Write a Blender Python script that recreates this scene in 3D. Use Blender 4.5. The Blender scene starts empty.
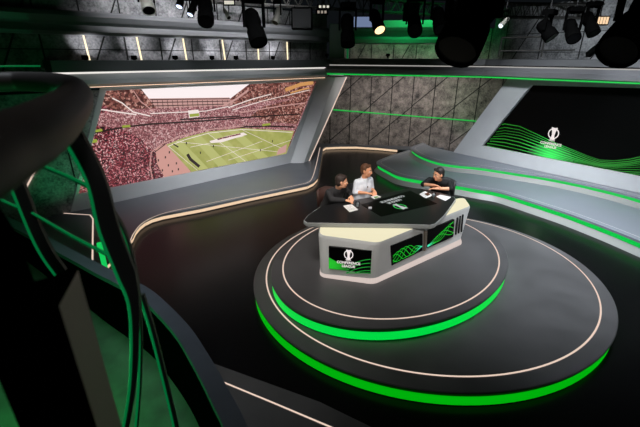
import bpy, bmesh, math, random
import numpy as np
from mathutils import Vector, Matrix, Quaternion
random.seed(7)
rng = np.random.default_rng(5)
SC = bpy.context.scene
COL = SC.collection
PI = math.pi
V = Vector

# ------------------------------------------------------------------ camera model (survey of the studio)
F = 380.0
CZ = 3.75
TH = math.atan((213.5 - 57.0) / F)
CT, ST = math.cos(TH), math.sin(TH)
EYE = V((0, 0, CZ))

def ray(px, py):
    x = (px - 320) / F
    y = -(py - 213.5) / F
    return V((x, CT + y * ST, -ST + y * CT))
def at(px, py, z):
    d = ray(px, py)
    return EYE + d * ((z - CZ) / d.z)
def aty(px, py, Y):
    d = ray(px, py)
    return EYE + d * (Y / d.y)
def onpl(px, py, P, N):
    d = ray(px, py)
    return EYE + d * ((P - EYE).dot(N) / d.dot(N))

# ------------------------------------------------------------------ materials
def lin(c):
    return tuple((v / 12.92 if v <= 0.04045 else ((v + 0.055) / 1.055) ** 2.4) for v in (x / 255 for x in c))
MATS = {}
def mat(name, rgb, rough=0.5, metal=0.0, spec=0.5, var=0.0, scale=6.0, bump=0.0, rvar=0.0):
    if name in MATS:
        return MATS[name]
    m = bpy.data.materials.new(name)
    m.use_nodes = True
    nt = m.node_tree
    b = nt.nodes['Principled BSDF']
    c = lin(rgb)
    b.inputs['Base Color'].default_value = (*c, 1)
    b.inputs['Roughness'].default_value = rough
    b.inputs['Metallic'].default_value = metal
    b.inputs['Specular IOR Level'].default_value = spec
    tc = nt.nodes.new('ShaderNodeTexCoord')
    nz = nt.nodes.new('ShaderNodeTexNoise')
    nz.inputs['Scale'].default_value = scale
    nz.inputs['Detail'].default_value = 6
    nt.links.new(tc.outputs['Object'], nz.inputs['Vector'])
    if var > 0:
        mr = nt.nodes.new('ShaderNodeMapRange')
        mr.inputs['From Min'].default_value = 0.3
        mr.inputs['From Max'].default_value = 0.7
        mr.inputs['To Min'].default_value = 1 - var
        mr.inputs['To Max'].default_value = 1 + var
        nt.links.new(nz.outputs['Fac'], mr.inputs['Value'])
        mx = nt.nodes.new('ShaderNodeVectorMath')
        mx.operation = 'SCALE'
        mx.inputs[0].default_value = c
        nt.links.new(mr.outputs['Result'], mx.inputs['Scale'])
        nt.links.new(mx.outputs['Vector'], b.inputs['Base Color'])
    if rvar > 0:
        m2 = nt.nodes.new('ShaderNodeMapRange')
        m2.inputs['From Min'].default_value = 0.3
        m2.inputs['From Max'].default_value = 0.7
        m2.inputs['To Min'].default_value = max(0.02, rough - rvar)
        m2.inputs['To Max'].default_value = rough + rvar
        nt.links.new(nz.outputs['Fac'], m2.inputs['Value'])
        nt.links.new(m2.outputs['Result'], b.inputs['Roughness'])
    if bump > 0:
        bp = nt.nodes.new('ShaderNodeBump')
        bp.inputs['Strength'].default_value = bump
        bp.inputs['Distance'].default_value = 0.02
        nt.links.new(nz.outputs['Fac'], bp.inputs['Height'])
        nt.links.new(bp.outputs['Normal'], b.inputs['Normal'])
    MATS[name] = m
    return m

def emit(name, rgb, strength=1.0):
    if name in MATS:
        return MATS[name]
    m = bpy.data.materials.new(name)
    m.use_nodes = True
    nt = m.node_tree
    b = nt.nodes['Principled BSDF']
    b.inputs['Base Color'].default_value = (0.02, 0.02, 0.02, 1)
    b.inputs['Roughness'].default_value = 0.4
    b.inputs['Specular IOR Level'].default_value = 0.2
    b.inputs['Emission Color'].default_value = (*lin(rgb), 1)
    b.inputs['Emission Strength'].default_value = strength
    MATS[name] = m
    return m

def stone_mat(name, base, dark, scale=2.2):
    m = bpy.data.materials.new(name)
    m.use_nodes = True
    nt = m.node_tree
    b = nt.nodes['Principled BSDF']
    b.inputs['Roughness'].default_value = 0.75
    tc = nt.nodes.new('ShaderNodeTexCoord')
    n1 = nt.nodes.new('ShaderNodeTexNoise'); n1.inputs['Scale'].default_value = scale; n1.inputs['Detail'].default_value = 10; n1.inputs['Roughness'].default_value = 0.68
    n2 = nt.nodes.new('ShaderNodeTexNoise'); n2.inputs['Scale'].default_value = scale * 9; n2.inputs['Detail'].default_value = 5
    nt.links.new(tc.outputs['Object'], n1.inputs['Vector'])
    nt.links.new(tc.outputs['Object'], n2.inputs['Vector'])
    ad = nt.nodes.new('ShaderNodeMath'); ad.operation = 'MULTIPLY_ADD'
    ad.inputs[1].default_value = 0.5
    nt.links.new(n2.outputs['Fac'], ad.inputs[0])
    nt.links.new(n1.outputs['Fac'], ad.inputs[2])
    cr = nt.nodes.new('ShaderNodeValToRGB')
    cr.color_ramp.elements[0].position = 0.55; cr.color_ramp.elements[0].color = (*lin(dark), 1)
    cr.color_ramp.elements[1].position = 1.0; cr.color_ramp.elements[1].color = (*lin(base), 1)
    nt.links.new(ad.outputs[0], cr.inputs['Fac'])
    nt.links.new(cr.outputs['Color'], b.inputs['Base Color'])
    bp = nt.nodes.new('ShaderNodeBump'); bp.inputs['Strength'].default_value = 0.6; bp.inputs['Distance'].default_value = 0.03
    nt.links.new(ad.outputs[0], bp.inputs['Height'])
    nt.links.new(bp.outputs['Normal'], b.inputs['Normal'])
    MATS[name] = m
    return m

M_FLOOR = mat('black_gloss_floor', (8, 8, 9), 0.24, 0, 0.18, 0.08, 1.5, 0, 0.0)
M_DECK = mat('grey_deck', (66, 65, 66), 0.42, 0, 0.5, 0.16, 2.2, 0, 0.06)
M_STAGE = mat('blue_grey_deck', (104, 108, 116), 0.34, 0, 0.5, 0.10, 1.5, 0, 0.06)
M_LEFTDECK = mat('dark_grey_deck', (80, 83, 89), 0.36, 0, 0.5, 0.10, 1.5, 0, 0.05)
M_LIP = mat('dark_lip', (14, 15, 15), 0.5, 0, 0.2)
M_BLACK = mat('black_metal', (7, 7, 8), 0.6, 0, 0.2)
M_GEAR = mat('black_housing', (3, 3, 3), 0.8, 0, 0.0)
M_TRUSS = mat('aluminium_truss', (58, 56, 54), 0.5, 0.5)
M_CEIL = mat('black_ceiling', (6, 6, 7), 0.9)
M_FRAME = mat('grey_surround', (160, 161, 163), 0.5, 0, 0.4, 0.04, 2)
M_FASCIA = mat('grey_fascia', (104, 104, 107), 0.45, 0, 0.5, 0.04, 2)
M_FASCIA_D = mat('dark_fascia', (74, 75, 78), 0.5)
M_WHITE = mat('desk_shell', (186, 186, 184), 0.38, 0, 0.5, 0.02, 4)
M_TOP = mat('black_tabletop', (28, 28, 29), 0.3, 0, 0.4, 0.08, 6)
M_TOPEDGE = mat('tabletop_edge', (150, 152, 150), 0.4)
M_GLASSBLACK = mat('black_display_glass', (3, 3, 3), 0.35, 0, 0.08)
M_SKIRT = mat('pale_skirt', (118, 119, 116), 0.45, 0, 0.5)
M_RAIL = mat('dark_handrail', (46, 44, 43), 0.55, 0, 0.4)
M_POST = mat('dark_post', (58, 62, 64), 0.5, 0.1)
M_COPING = mat('coping_grey', (82, 88, 100), 0.55, 0, 0.4, 0.1, 4)
M_GREENWALL = mat('stair_floor', (52, 88, 64), 0.6, 0, 0.4, 0.3, 5)
M_JOINT = mat('joint_black', (5, 5, 5), 0.9)
M_STONE = stone_mat('dark_stone', (150, 148, 150), (46, 46, 50))
M_STONE2 = stone_mat('brown_stone', (150, 141, 136), (26, 24, 24), 3.2)
M_PAPER = mat('paper', (228, 226, 222), 0.7)
M_INK = mat('printed_text', (120, 120, 120), 0.7)
E_GREEN = emit('green_led', (0, 218, 68), 1.0)
E_GREEN_D = emit('deep_green_led', (0, 176, 12), 1.0)
E_GREEN_S = emit('stage_green_led', (8, 196, 72), 1.0)
E_RAILG = emit('rail_green_led', (0, 104, 52), 0.9)
E_WARM = emit('warm_led', (255, 214, 180), 1.6)
E_INLAY = emit('inlay_led', (240, 212, 194), 0.95)
E_CREAMBAND = emit('cream_led', (240, 206, 172), 1.0)
E_WHITE = emit('white_led', (255, 246, 242), 2.0)
E_FASCIA = emit('fascia_led', (255, 250, 244), 0.38)
E_CREAM = emit('cream_diffuser', (255, 246, 208), 0.86)

# ------------------------------------------------------------------ mesh builder
class MB:
    def __init__(s):
        s.v = []; s.f = []; s.m = []; s.sm = []
    def add(s, vs, fs, mi=0, smooth=False):
        o = len(s.v)
        s.v += [tuple(p) for p in vs]
        for f in fs:
            s.f.append(tuple(o + i for i in f)); s.m.append(mi); s.sm.append(smooth)
        return s
    def poly(s, pts, mi=0):
        return s.add(pts, [tuple(range(len(pts)))], mi)
    def prism(s, xy, z0, z1, mi=0, top=None, xy1=None):
        n = len(xy)
        xy1 = xy1 or xy
        b = [(p[0], p[1], z0) for p in xy]; t = [(p[0], p[1], z1) for p in xy1]
        fs = [tuple((i, (i + 1) % n, n + (i + 1) % n, n + i)) for i in range(n)]
        s.add(b + t, fs, mi)
        s.add(b, [tuple(reversed(range(n)))], mi)
        s.add(t, [tuple(range(n))], mi if top is None else top)
        return s
    def band(s, r0, r1, mi=0, closed=True, smooth=False):
        n = len(r0)
        m = n if closed else n - 1
        return s.add(list(r0) + list(r1), [(i, (i + 1) % n, n + (i + 1) % n, n + i) for i in range(m)], mi, smooth)
    def box(s, c, size, rot=None, mi=0):
        c = V(c); h = V(size) / 2
        R = rot or Matrix.Identity(3)
        p = [c + R @ V((sx * h.x, sy * h.y, sz * h.z)) for sz in (-1, 1) for sx, sy in ((-1, -1), (1, -1), (1, 1), (-1, 1))]
        return s.add(p, [(3, 2, 1, 0), (4, 5, 6, 7), (0, 1, 5, 4), (1, 2, 6, 5), (2, 3, 7, 6), (3, 0, 4, 7)], mi)
    def bar(s, a, b, w, h=None, up=(0, 0, 1), mi=0):
        a, b = V(a), V(b); d = b - a
        L = d.length
        x = d.normalized(); u = V(up)
        if abs(x.dot(u)) > 0.98: u = V((0, 1, 0))
        y = u.cross(x).normalized(); z = x.cross(y)
        R = Matrix((x, y, z)).transposed()
        return s.box((a + b) / 2, (L, w, h or w), R, mi)
    def tube(s, path, r, n=10, mi=0, cap=True, closed=False):
        P = [V(p) for p in path]; rs = r if hasattr(r, '__len__') else [r] * len(P)
        rings = []; prev = None
        for i, p in enumerate(P):
            if closed: t = P[(i + 1) % len(P)] - P[i - 1]
            else: t = P[min(i + 1, len(P) - 1)] - P[max(i - 1, 0)]
            t.normalize()
            if prev is None:
                u = V((0, 0, 1)) if abs(t.z) < 0.9 else V((1, 0, 0))
            else: u = prev
            u = (u - t * u.dot(t)).normalized(); prev = u
            w = t.cross(u)
            rings.append([p + (u * math.cos(a) + w * math.sin(a)) * rs[i] for a in (2 * PI * k / n for k in range(n))])
        vs = [q for R in rings for q in R]; fs = []
        m = len(P) if closed else len(P) - 1
        for i in range(m):
            j = (i + 1) % len(P)
            for k in range(n):
                fs.append((i * n + k, i * n + (k + 1) % n, j * n + (k + 1) % n, j * n + k))
        s.add(vs, fs, mi, True)
        if cap and not closed:
            s.add(rings[0], [tuple(reversed(range(n)))], mi); s.add(rings[-1], [tuple(range(n))], mi)
        return s
    def lathe(s, prof, M=None, n=20, mi=0, cap=True):
        M = M or Matrix.Identity(4)
        rings = [[M @ V((r * math.cos(2 * PI * k / n), r * math.sin(2 * PI * k / n), z)) for k in range(n)] for r, z in prof]
        vs = [q for R in rings for q in R]; fs = []
        for i in range(len(prof) - 1):
            for k in range(n):
                fs.append((i * n + k, i * n + (k + 1) % n, (i + 1) * n + (k + 1) % n, (i + 1) * n + k))
        s.add(vs, fs, mi, True)
        if cap:
            s.add(rings[0], [tuple(reversed(range(n)))], mi); s.add(rings[-1], [tuple(range(n))], mi)
        return s
    def ball(s, c, r, M=None, nu=14, nv=9, mi=0):
        c = V(c); r = V(r) if hasattr(r, '__len__') else V((r, r, r))
        R = M or Matrix.Identity(3)
        vs = []; fs = []
        vs.append(c + R @ V((0, 0, -r.z)))
        for j in range(1, nv):
            t = -PI / 2 + PI * j / nv
            for i in range(nu):
                a = 2 * PI * i / nu
                vs.append(c + R @ V((r.x * math.cos(t) * math.cos(a), r.y * math.cos(t) * math.sin(a), r.z * math.sin(t))))
        vs.append(c + R @ V((0, 0, r.z)))
        for i in range(nu):
            fs.append((0, 1 + (i + 1) % nu, 1 + i))
            for j in range(nv - 2):
                a = 1 + j * nu + i; b = 1 + j * nu + (i + 1) % nu
                fs.append((a, b, b + nu, a + nu))
            e = 1 + (nv - 2) * nu
            fs.append((e + i, e + (i + 1) % nu, len(vs) - 1))
        return s.add(vs, fs, mi, True)
    def cap(s, a, ra, b, rb, n=12):
        a, b = V(a), V(b)
        s.ball(a, ra, nu=n, nv=8); s.ball(b, rb, nu=n, nv=8)
        d = b - a
        if d.length > 1e-4: s.tube([a, b], [ra, rb], n)
        return s
    def build(s, name, mats, parent=None, loc=None, bevel=0.0):
        me = bpy.data.meshes.new(name)
        off = V(loc) if loc is not None else V((0, 0, 0))
        me.from_pydata([tuple(V(p) - off) for p in s.v], [], s.f)
        for m in (mats if isinstance(mats, (list, tuple)) else [mats]): me.materials.append(m)
        me.polygons.foreach_set('material_index', s.m)
        me.polygons.foreach_set('use_smooth', s.sm)
        me.update()
        o = bpy.data.objects.new(name, me)
        COL.objects.link(o)
        if parent is not None:
            o.parent = parent
            if loc is None:       # world coordinates given: shift into the parent's frame
                w = V((0, 0, 0)); q = parent
                while q is not None:
                    w += q.location; q = q.parent
                me.transform(Matrix.Translation(-w))
        elif loc is not None:
            o.location = off
        if bevel > 0:
            md = o.modifiers.new('bevel', 'BEVEL'); md.width = bevel; md.segments = 2; md.limit_method = 'ANGLE'
        return o

def tag(o, label=None, cat=None, group=None, kind=None):
    if label: o['label'] = label
    if cat: o['category'] = cat
    if group: o['group'] = group
    if kind: o['kind'] = kind
    return o
def thing(name, label, cat, loc=(0, 0, 0), group=None):
    o = bpy.data.objects.new(name, None)
    o.empty_display_size = 0.1
    COL.objects.link(o); o.location = loc
    return tag(o, label, cat, group)
def dup(root, loc=None, label=None):
    def cp(o, par):
        c = o.copy(); COL.objects.link(c)
        if par is not None:
            c.parent = par
        for ch in list(o.children): cp(ch, c)
        return c
    r = cp(root, None)
    if loc is not None: r.location = loc
    if label: r['label'] = label
    return r
def text_mesh(body, size, depth=0.0):
    cu = bpy.data.curves.new('txt', 'FONT')
    cu.body = body; cu.size = size; cu.align_x = 'CENTER'; cu.align_y = 'CENTER'; cu.extrude = depth
    cu.offset = size * 0.03
    o = bpy.data.objects.new('txt', cu)
    COL.objects.link(o)
    dg = bpy.context.evaluated_depsgraph_get(); dg.update()
    me = bpy.data.meshes.new_from_object(o.evaluated_get(dg))
    vs = [v.co.copy() for v in me.vertices]; fs = [tuple(p.vertices) for p in me.polygons]
    bpy.data.objects.remove(o); bpy.data.curves.remove(cu); bpy.data.meshes.remove(me)
    return vs, fs
def spot(name, loc, aim, power, col=(1, 1, 1), angle=60, size=0.15, blend=0.6):
    l = bpy.data.lights.new(name, 'SPOT'); l.energy = power; l.color = col
    l.spot_size = math.radians(angle); l.spot_blend = blend; l.shadow_soft_size = size
    o = bpy.data.objects.new(name, l); COL.objects.link(o)
    o.location = loc; o.rotation_euler = (V(aim) - V(loc)).to_track_quat('-Z', 'Y').to_euler()
    return o
def area(name, loc, aim, power, sx, sy, col=(1, 1, 1), spread=75):
    l = bpy.data.lights.new(name, 'AREA'); l.energy = power; l.color = col
    l.shape = 'RECTANGLE'; l.size = sx; l.size_y = sy; l.spread = math.radians(spread)
    o = bpy.data.objects.new(name, l); COL.objects.link(o)
    o.location = loc; o.rotation_euler = (V(aim) - V(loc)).to_track_quat('-Z', 'Y').to_euler()
    return o
def point(name, loc, power, col, size=0.05):
    l = bpy.data.lights.new(name, 'POINT'); l.energy = power; l.color = col; l.shadow_soft_size = size
    o = bpy.data.objects.new(name, l); COL.objects.link(o); o.location = loc
    return o
def xy(p): return (p[0], p[1])
def smooth_path(pts, n=6, closed=False):
    P = [V(p) for p in pts]; out = []
    N = len(P)
    for i in range(N if closed else N - 1):
        p0 = P[i - 1] if (closed or i > 0) else P[0] * 2 - P[1]
        p1 = P[i]; p2 = P[(i + 1) % N]
        p3 = P[(i + 2) % N] if (closed or i + 2 < N) else P[-1] * 2 - P[-2]
        for k in range(n):
            t = k / n
            out.append(0.5 * ((2 * p1) + (p2 - p0) * t + (2 * p0 - 5 * p1 + 4 * p2 - p3) * t * t + (3 * p1 - p0 - 3 * p2 + p3) * t ** 3))
    if not closed: out.append(P[-1])
    return out
def offset_open(path, d):
    out = []
    for i, p in enumerate(path):
        t = V(path[min(i + 1, len(path) - 1)]) - V(path[max(i - 1, 0)])
        t.z = 0; t.normalize()
        out.append(V(p) + V((-t.y, t.x, 0)) * d)
    return out

# ------------------------------------------------------------------ room shell
def LP(s, z=0, off=0.0):      # point on the left wall line, s metres along, off metres towards the room
    return V((-5.56, 9.44, z)) + V((0.7317, 0.6816, 0)) * s + V((0.6816, -0.7317, 0)) * off
NL = V((0.6816, -0.7317, 0))
def RPt(s, z=0, off=0.0):     # right wall line
    return V((4.97, 13.6, z)) + V((0.594, -0.8045, 0)) * s + V((-0.8045, -0.594, 0)) * off
NR = V((-0.8045, -0.594, 0))

MB().poly([(-11, -3, 0), (11, -3, 0), (11, 19, 0), (-11, 19, 0)]).build('floor', M_FLOOR)['kind'] = 'structure'
MB().poly([(-11, -3, 7), (-11, 19, 7), (11, 19, 7), (11, -3, 7)]).build('ceiling', M_CEIL)['kind'] = 'structure'
M_DARKWALL = mat('black_drape', (8, 8, 9), 0.9)
MB().poly([(-11, -3, 0), (-11, -3, 7), (11, -3, 7), (11, -3, 0)]).build('wall_front', M_DARKWALL)['kind'] = 'structure'
for nm, a, b in (('wall_side', (-11, -3), (-11, 19)), ('wall_end', (11, 19), (11, -3))):
    MB().poly([(*a, 0), (*a, 7), (*b, 7), (*b, 0)]).build(nm, M_DARKWALL)['kind'] = 'structure'

def panel_wall(name, A, B, z0, z1, m, step, diag, thick=0.12, hz=None, smax=99.0):
    """stone wall from A to B (room on the left of A->B seen from above = normal side), with black joints"""
    A = V(A); B = V(B); d = (B - A); L = d.length; d.normalize()
    n = V((d.y, -d.x, 0))
    mb = MB()
    mb.prism([xy(A), xy(B), xy(B - n * thick), xy(A - n * thick)], z0, z1, 0)
    o = mb.build(name, m)
    o['kind'] = 'structure'
    j = MB()
    k = 0; s = step * 0.4
    H = z1 - z0
    while s < min(L, smax):
        p = A + d * s + n * 0.004
        j.bar((p.x, p.y, z0), (p.x, p.y, z1), 0.035, 0.012, up=n)
        if diag == 'wide':
            if k % 2 == 0 and s + 1.75 < L:
                q = A + d * (s + 1.75) + n * 0.004
                j.bar((p.x, p.y, z0 + 0.3), (q.x, q.y, z0 + 1.85), 0.035, 0.012, up=n)
                q2 = A + d * (s + 1.3) + n * 0.004
                j.bar((p.x, p.y, z0 + 1.85), (q2.x, q2.y, z1), 0.035, 0.012, up=n)
        elif diag and k % 2 == 0 and s + step < L:
            q = A + d * (s + step) + n * 0.004
            j.bar((p.x, p.y, z0 + 0.02), (q.x, q.y, z1 - 0.02), 0.035, 0.012, up=n)
        for h in (hz or []):
            if s + step < L:
                q = A + d * (s + step)
                if (k + int(h * 10)) % 2 == 0 or len(hz) == 1 or True:
                    j.bar(V((p.x, p.y, z0 + h)), V((q.x, q.y, z0 + h)) + n * 0.004, 0.02, 0.012, up=n)
        s += step; k += 1
    jo = j.build('panel_joints', M_JOINT, o)
    return o

# lower left wall (carries the big screen; stone left of it), upper left wall set back over the gallery ledge
panel_wall('wall_left', LP(-5.5), LP(6.35), 0, 3.0, M_STONE, 1.1, True, 0.15, None, 5.4)
panel_wall('wall_gallery_left', LP(-5.5, 0, -0.7), LP(8.6, 0, -0.7), 3.3, 5.2, M_STONE, 0.92, True, 0.15, [0.62, 1.15])
# back wall
BA = V((-1.6, 17.25, 0)); BB = V((9.4, 15.547, 0))
panel_wall('wall_back', BA, BB, 0, 3.0, M_STONE2, 0.86, 'wide', 0.15)
GA = V((0.9, 17.3, 0)); GB = V((6.5, 15.7, 0)); GC = V((10.9, 10.4, 0))
panel_wall('wall_gallery_back', GA, GB, 3.0, 4.75, M_STONE2, 0.9, True, 0.15)
panel_wall('wall_gallery_right', GB, GC, 3.0, 5.4, M_STONE, 1.25, True, 0.15, [0.9, 1.5])
panel_wall('wall_right', RPt(1.7), RPt(7.8), 0, 3.2, M_STONE2, 1.2, False, 0.15, None, 0.0)

# ------------------------------------------------------------------ gallery fascias (trim)
def beam(name, pts, prof, mats, mis, out=None):
    """pts: list of (point, outward normal) ; prof: list of (offset out, dz) from the point, z in point"""
    mb = MB()
    rings = []
    for (o_, dz) in prof:
        rings.append([V(p) + V(n) * o_ + V((0, 0, dz)) for p, n in pts])
    for k in range(len(rings) - 1):
        mb.band(rings[k], rings[k + 1], mis[k], False)
    for e in (0, -1):
        mb.poly([r[e] for r in rings], mis[0])
    o = mb.build(name, mats); o['kind'] = 'structure'
    return o
Lc0 = LP(-0.6); Lc1 = LP(7.85)
# corner to the right: slightly rising line found from the survey
n2 = V((-0.33, -0.944, 0))
lp = [(V((*xy(Lc0), 3.68)), NL), (V((*xy(Lc1), 3.66)), NL)]
FPROF = [(-0.9, 0.0), (0.24, 0.0), (0.22, -0.24), (0.14, -0.25), (0.10, -0.29), (0.20, -0.42), (0.19, -0.52), (0.06, -0.58), (0.0, -0.62), (-0.05, -0.62)]
FM = [0, 0, 0, 2, 1, 1, 1, 1, 1]
t1 = beam('trim_gallery_left', lp, FPROF, [M_FASCIA_D, M_FRAME, emit('fascia_led_left', (255, 250, 244), 0.9)], FM)
def led_line(name, pts, mat_, w=0.02, parent=None):
    mb = MB()
    for a, b in zip(pts[:-1], pts[1:]): mb.bar(a, b, w)
    return mb.build(name, mat_, parent)
led_line('edge_light', [LP(-0.3, 3.095, 0.16), LP(7.7, 3.06, 0.16)], E_WARM, 0.012, t1)
def rz(px, py, P, N): return onpl(px, py, P, N)
Q0 = V((0.16, 14.72, 0)); Q1 = V((5.1, 12.6, 0)); Q2 = V((8.55, 8.1, 0))
nq0 = V((-0.05, -1, 0)).normalized(); nq1 = V((-0.62, -0.78, 0)).normalized(); nq2 = V((-0.8, -0.6, 0))
def zat(px_line, Q):
    # height at which plan point Q shows the image row given by px_line(x)
    zz = 3.3
    for _ in range(20):
        zc = Q.y * CT - (zz - CZ) * ST
        x = 320 + F * Q.x / zc
        y = px_line(x)
        d = ray(x, y)
        zz = CZ + d.z * (Q.y / d.y)
    return zz
top = lambda x: 58.5 + (x - 325) * 0.004
ztop = [zat(top, q) for q in (Q0, Q1, Q2)]
rp = [(V((q.x, q.y, z)), n) for q, z, n in zip((Q0, Q1, Q2), ztop, (nq0, nq1, nq2))]
RPROF = [(-1.6, 0.0), (0.0, 0.0), (0.06, -0.17), (0.0, -0.20), (0.0, -0.23), (0.12, -0.34), (0.11, -0.47), (0.02, -0.50), (-0.25, -0.50)]
RM = [0, 0, 3, 2, 1, 1, 1, 0]
t2 = beam('trim_gallery_right', rp, RPROF, [M_FASCIA_D, M_FASCIA, E_FASCIA, M_JOINT], RM)
led_line('edge_light', [p + n * 0.07 + V((0, 0, -0.515)) for p, n in rp], E_GREEN_S, 0.035, t2)
# cornice above the gallery walls
def zl(px, py, off): return onpl(px, py, LP(0, 0, off), NL)
ca = zl(-30, 4, -0.35); cb = zl(300, 32, -0.35)
zc_ = (ca.z + cb.z) / 2
CP = [(0.0, 0.10), (0.10, 0.06), (0.16, -0.02), (0.10, -0.13), (0.02, -0.20), (0.06, -0.27), (0.12, -0.34), (0.0, -0.40), (-0.4, -0.40)]
c_s = [(LP(-5.5, ca.z + 0.0, -0.35), NL), (LP(7.4, cb.z, -0.35), NL), (LP(7.9, cb.z, -0.35), NL)]
t3 = beam('trim_cornice_left', [(LP(-5.5, zc_, -0.35), NL), (LP(8.3, zc_, -0.35), NL)], CP, [M_FASCIA, M_FASCIA_D], [0] * 8)
kb = aty(347, 21, 15.2); ke = aty(470, 20, 14.4)
t4 = beam('trim_cornice_back', [(kb, nq0), (ke, nq0)], [(0, 0.0), (0.15, 0), (0.12, -0.22), (0, -0.26), (-0.3, -0.3), (-0.3, -0.5), (0.0, -0.55), (0.14, -0.6), (0.12, -0.72), (-0.2, -0.75)], [M_FRAME], [0] * 9)
kp = aty(336, 60, 15.0); kq = aty(334, 24, 15.0)
MB().prism([(kp.x - 0.24, kp.y), (kp.x + 0.3, kp.y), (kp.x + 0.3, kp.y + 0.3), (kp.x - 0.24, kp.y + 0.3)], 3.1, kq.z).build('trim_pillar', M_FRAME)['kind'] = 'structure'
pg = MB().box((kp.x + 0.42, kp.y, 3.95), (0.05, 0.05, 1.3)).build('green_light_tube', E_RAILG)
tag(pg, 'thin green vertical light tube beside the pale gallery pillar', 'light')

# ------------------------------------------------------------------ raised floors
def slab(name, label, cat, edge, z, back, mdeck, band, band_z, lip_h, group=None, parts=True):
    """edge: open list of plan points (visible edge); back: points closing the polygon"""
    t = thing(name, label, cat, (edge[0][0], edge[0][1], 0))
    full = [xy(p) for p in edge] + [xy(p) for p in back]
    MB().prism(full, z - lip_h, z).build('deck', mdeck, t)
    ins = offset_open([V((p[0], p[1], 0)) for p in edge], band)
    fullb = [xy(p) for p in ins] + [xy(p) for p in back]
    MB().prism(fullb, 0, z - lip_h).build('base', M_LIP, t)
    return t, ins

E0 = [(-3.95, 5.2), (-4.02, 6.4)] + [xy(at(*p, 0.0)) for p in [(134, 243), (137, 236), (141, 231), (146, 227), (153, 223.5), (163, 220.6), (175, 218.2), (202, 213), (250, 202), (300, 191.5), (308, 189.6), (314, 186.5), (318, 182), (320, 172), (323, 152), (326, 150), (340, 149.3), (356, 149.2), (378, 150.6), (397, 152.5)]]
lt, ins = slab('raised_floor', 'dark grey raised floor under the wide stadium screen with cream lit edge', 'raised floor', E0, 0.17, [(4.0, 15.75), (5.3, 16.1), (-1.5, 17.15), LP(6.5, 0, -0.02), LP(-4.9, 0, 0.02), (-9.0, 5.2)], M_LEFTDECK, 0.03, 0.1, 0.06)
mb = MB()
for a, b in zip(ins[:-1], ins[1:]):
    o_ = offset_open([a, b], -0.008)
    mb.poly([(o_[0].x, o_[0].y, 0.02), (o_[1].x, o_[1].y, 0.02), (o_[1].x, o_[1].y, 0.107), (o_[0].x, o_[0].y, 0.107)])
mb.build('edge_light', E_CREAMBAND, lt)
def inlay(parent, pts, z, w=0.022, m=E_INLAY, name='inlay_light'):
    P = [V((p[0], p[1], z + 0.004)) for p in pts]
    a = offset_open(P, w / 2); b = offset_open(P, -w / 2)
    lo = MB().band(a, b, 0, False)
    lo.build(name, m, parent)
M_INLAYG = mat('pale_inlay', (190, 186, 180), 0.4)
inlay(lt, smooth_path([at(*p, 0.17) for p in [(126, 262), (129, 245), (135, 231.5), (145, 221.5), (165, 213), (197, 206), (250, 195), (300, 184.5), (308, 182.3), (312, 178.5), (316, 166), (320, 147.5)]], 4), 0.17, 0.02, E_INLAY)
inlay(lt, [at(*p, 0.17) for p in [(26, 210), (37, 211.5), (90, 215), (93, 219), (92.5, 262)]], 0.17, 0.03)

E1 = [xy(at(*p, 0.25)) for p in [(205, 360), (215, 364), (320, 402), (365, 424), (460, 470)]]
nt_, ins2 = slab('raised_floor', 'dark raised floor strip with a white light line, nearest the camera', 'raised floor', E1, 0.25, [(1.9, 0.4), (-2.0, 0.4)], M_DECK, -0.02, 0.1, 0.1)
inlay(nt_, [at(*p, 0.25) for p in [(196, 371), (226, 383.5), (272, 402.5), (330, 427), (380, 448)]], 0.25, 0.02, E_INLAY)

# ------------------------------------------------------------------ right stage, two tiers
LT = [at(*p, 0.3) for p in [(409, 150), (392, 155), (379, 160.2), (376.6, 162), (378, 164.5), (388, 170), (399, 175), (420, 179), (454, 184), (480, 188.5), (498, 191.5), (517, 197), (555, 209), (570, 214), (600, 225), (640, 241), (720, 275)]]
UT = [at(*p, 0.55) for p in [(423, 142.7), (413.5, 146), (411, 147.6), (411.5, 149.4), (420, 155), (437, 161), (455, 164), (480, 166.5), (517, 172), (555, 178), (600, 187.5), (640, 198), (720, 222)]]
def tier(name, label, edge, z0, z, back):
    t = thing(name, label, 'stage', (edge[0].x, edge[0].y, z0))
    ed = smooth_path([V((p.x, p.y, 0)) for p in edge], 4)
    bk = [V((*b, 0)) for b in back]
    full = [xy(p) for p in ed] + [xy(p) for p in bk]
    lipz = z - 0.05
    MB().prism(full, lipz, z).build('deck', M_STAGE, t)
    e1 = offset_open(ed, 0.05); e2 = offset_open(ed, 0.05); e3 = offset_open(ed, -0.06)
    def ring(pl, zz): return [V((p.x, p.y, zz)) for p in pl]
    mid = z0 + (z - z0) * 0.45
    MB().band(ring(e2, mid), ring(e1, lipz), 0, False, False).build('edge_light', E_GREEN_S, t)
    MB().band(ring(e3, z0), ring(e2, mid), 0, False, False).build('skirt', M_SKIRT, t)
    io = offset_open(ed, 0.16)
    inlay(t, io, z, 0.015, M_INLAYG, 'inlay_strip')
    return t, ed
tier('stage_tier', 'lower pale grey stage tier with a green lit edge', LT, 0, 0.3, [xy(RPt(7.75, 0, 0.03)), xy(RPt(-1.1, 0, 0.03))])
tier('stage_tier', 'upper narrow stage tier under the black wave screen, green lit edge', UT, 0.3, 0.55, [xy(RPt(7.75, 0, 0.03)), xy(RPt(-1.1, 0, 0.03))])

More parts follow.
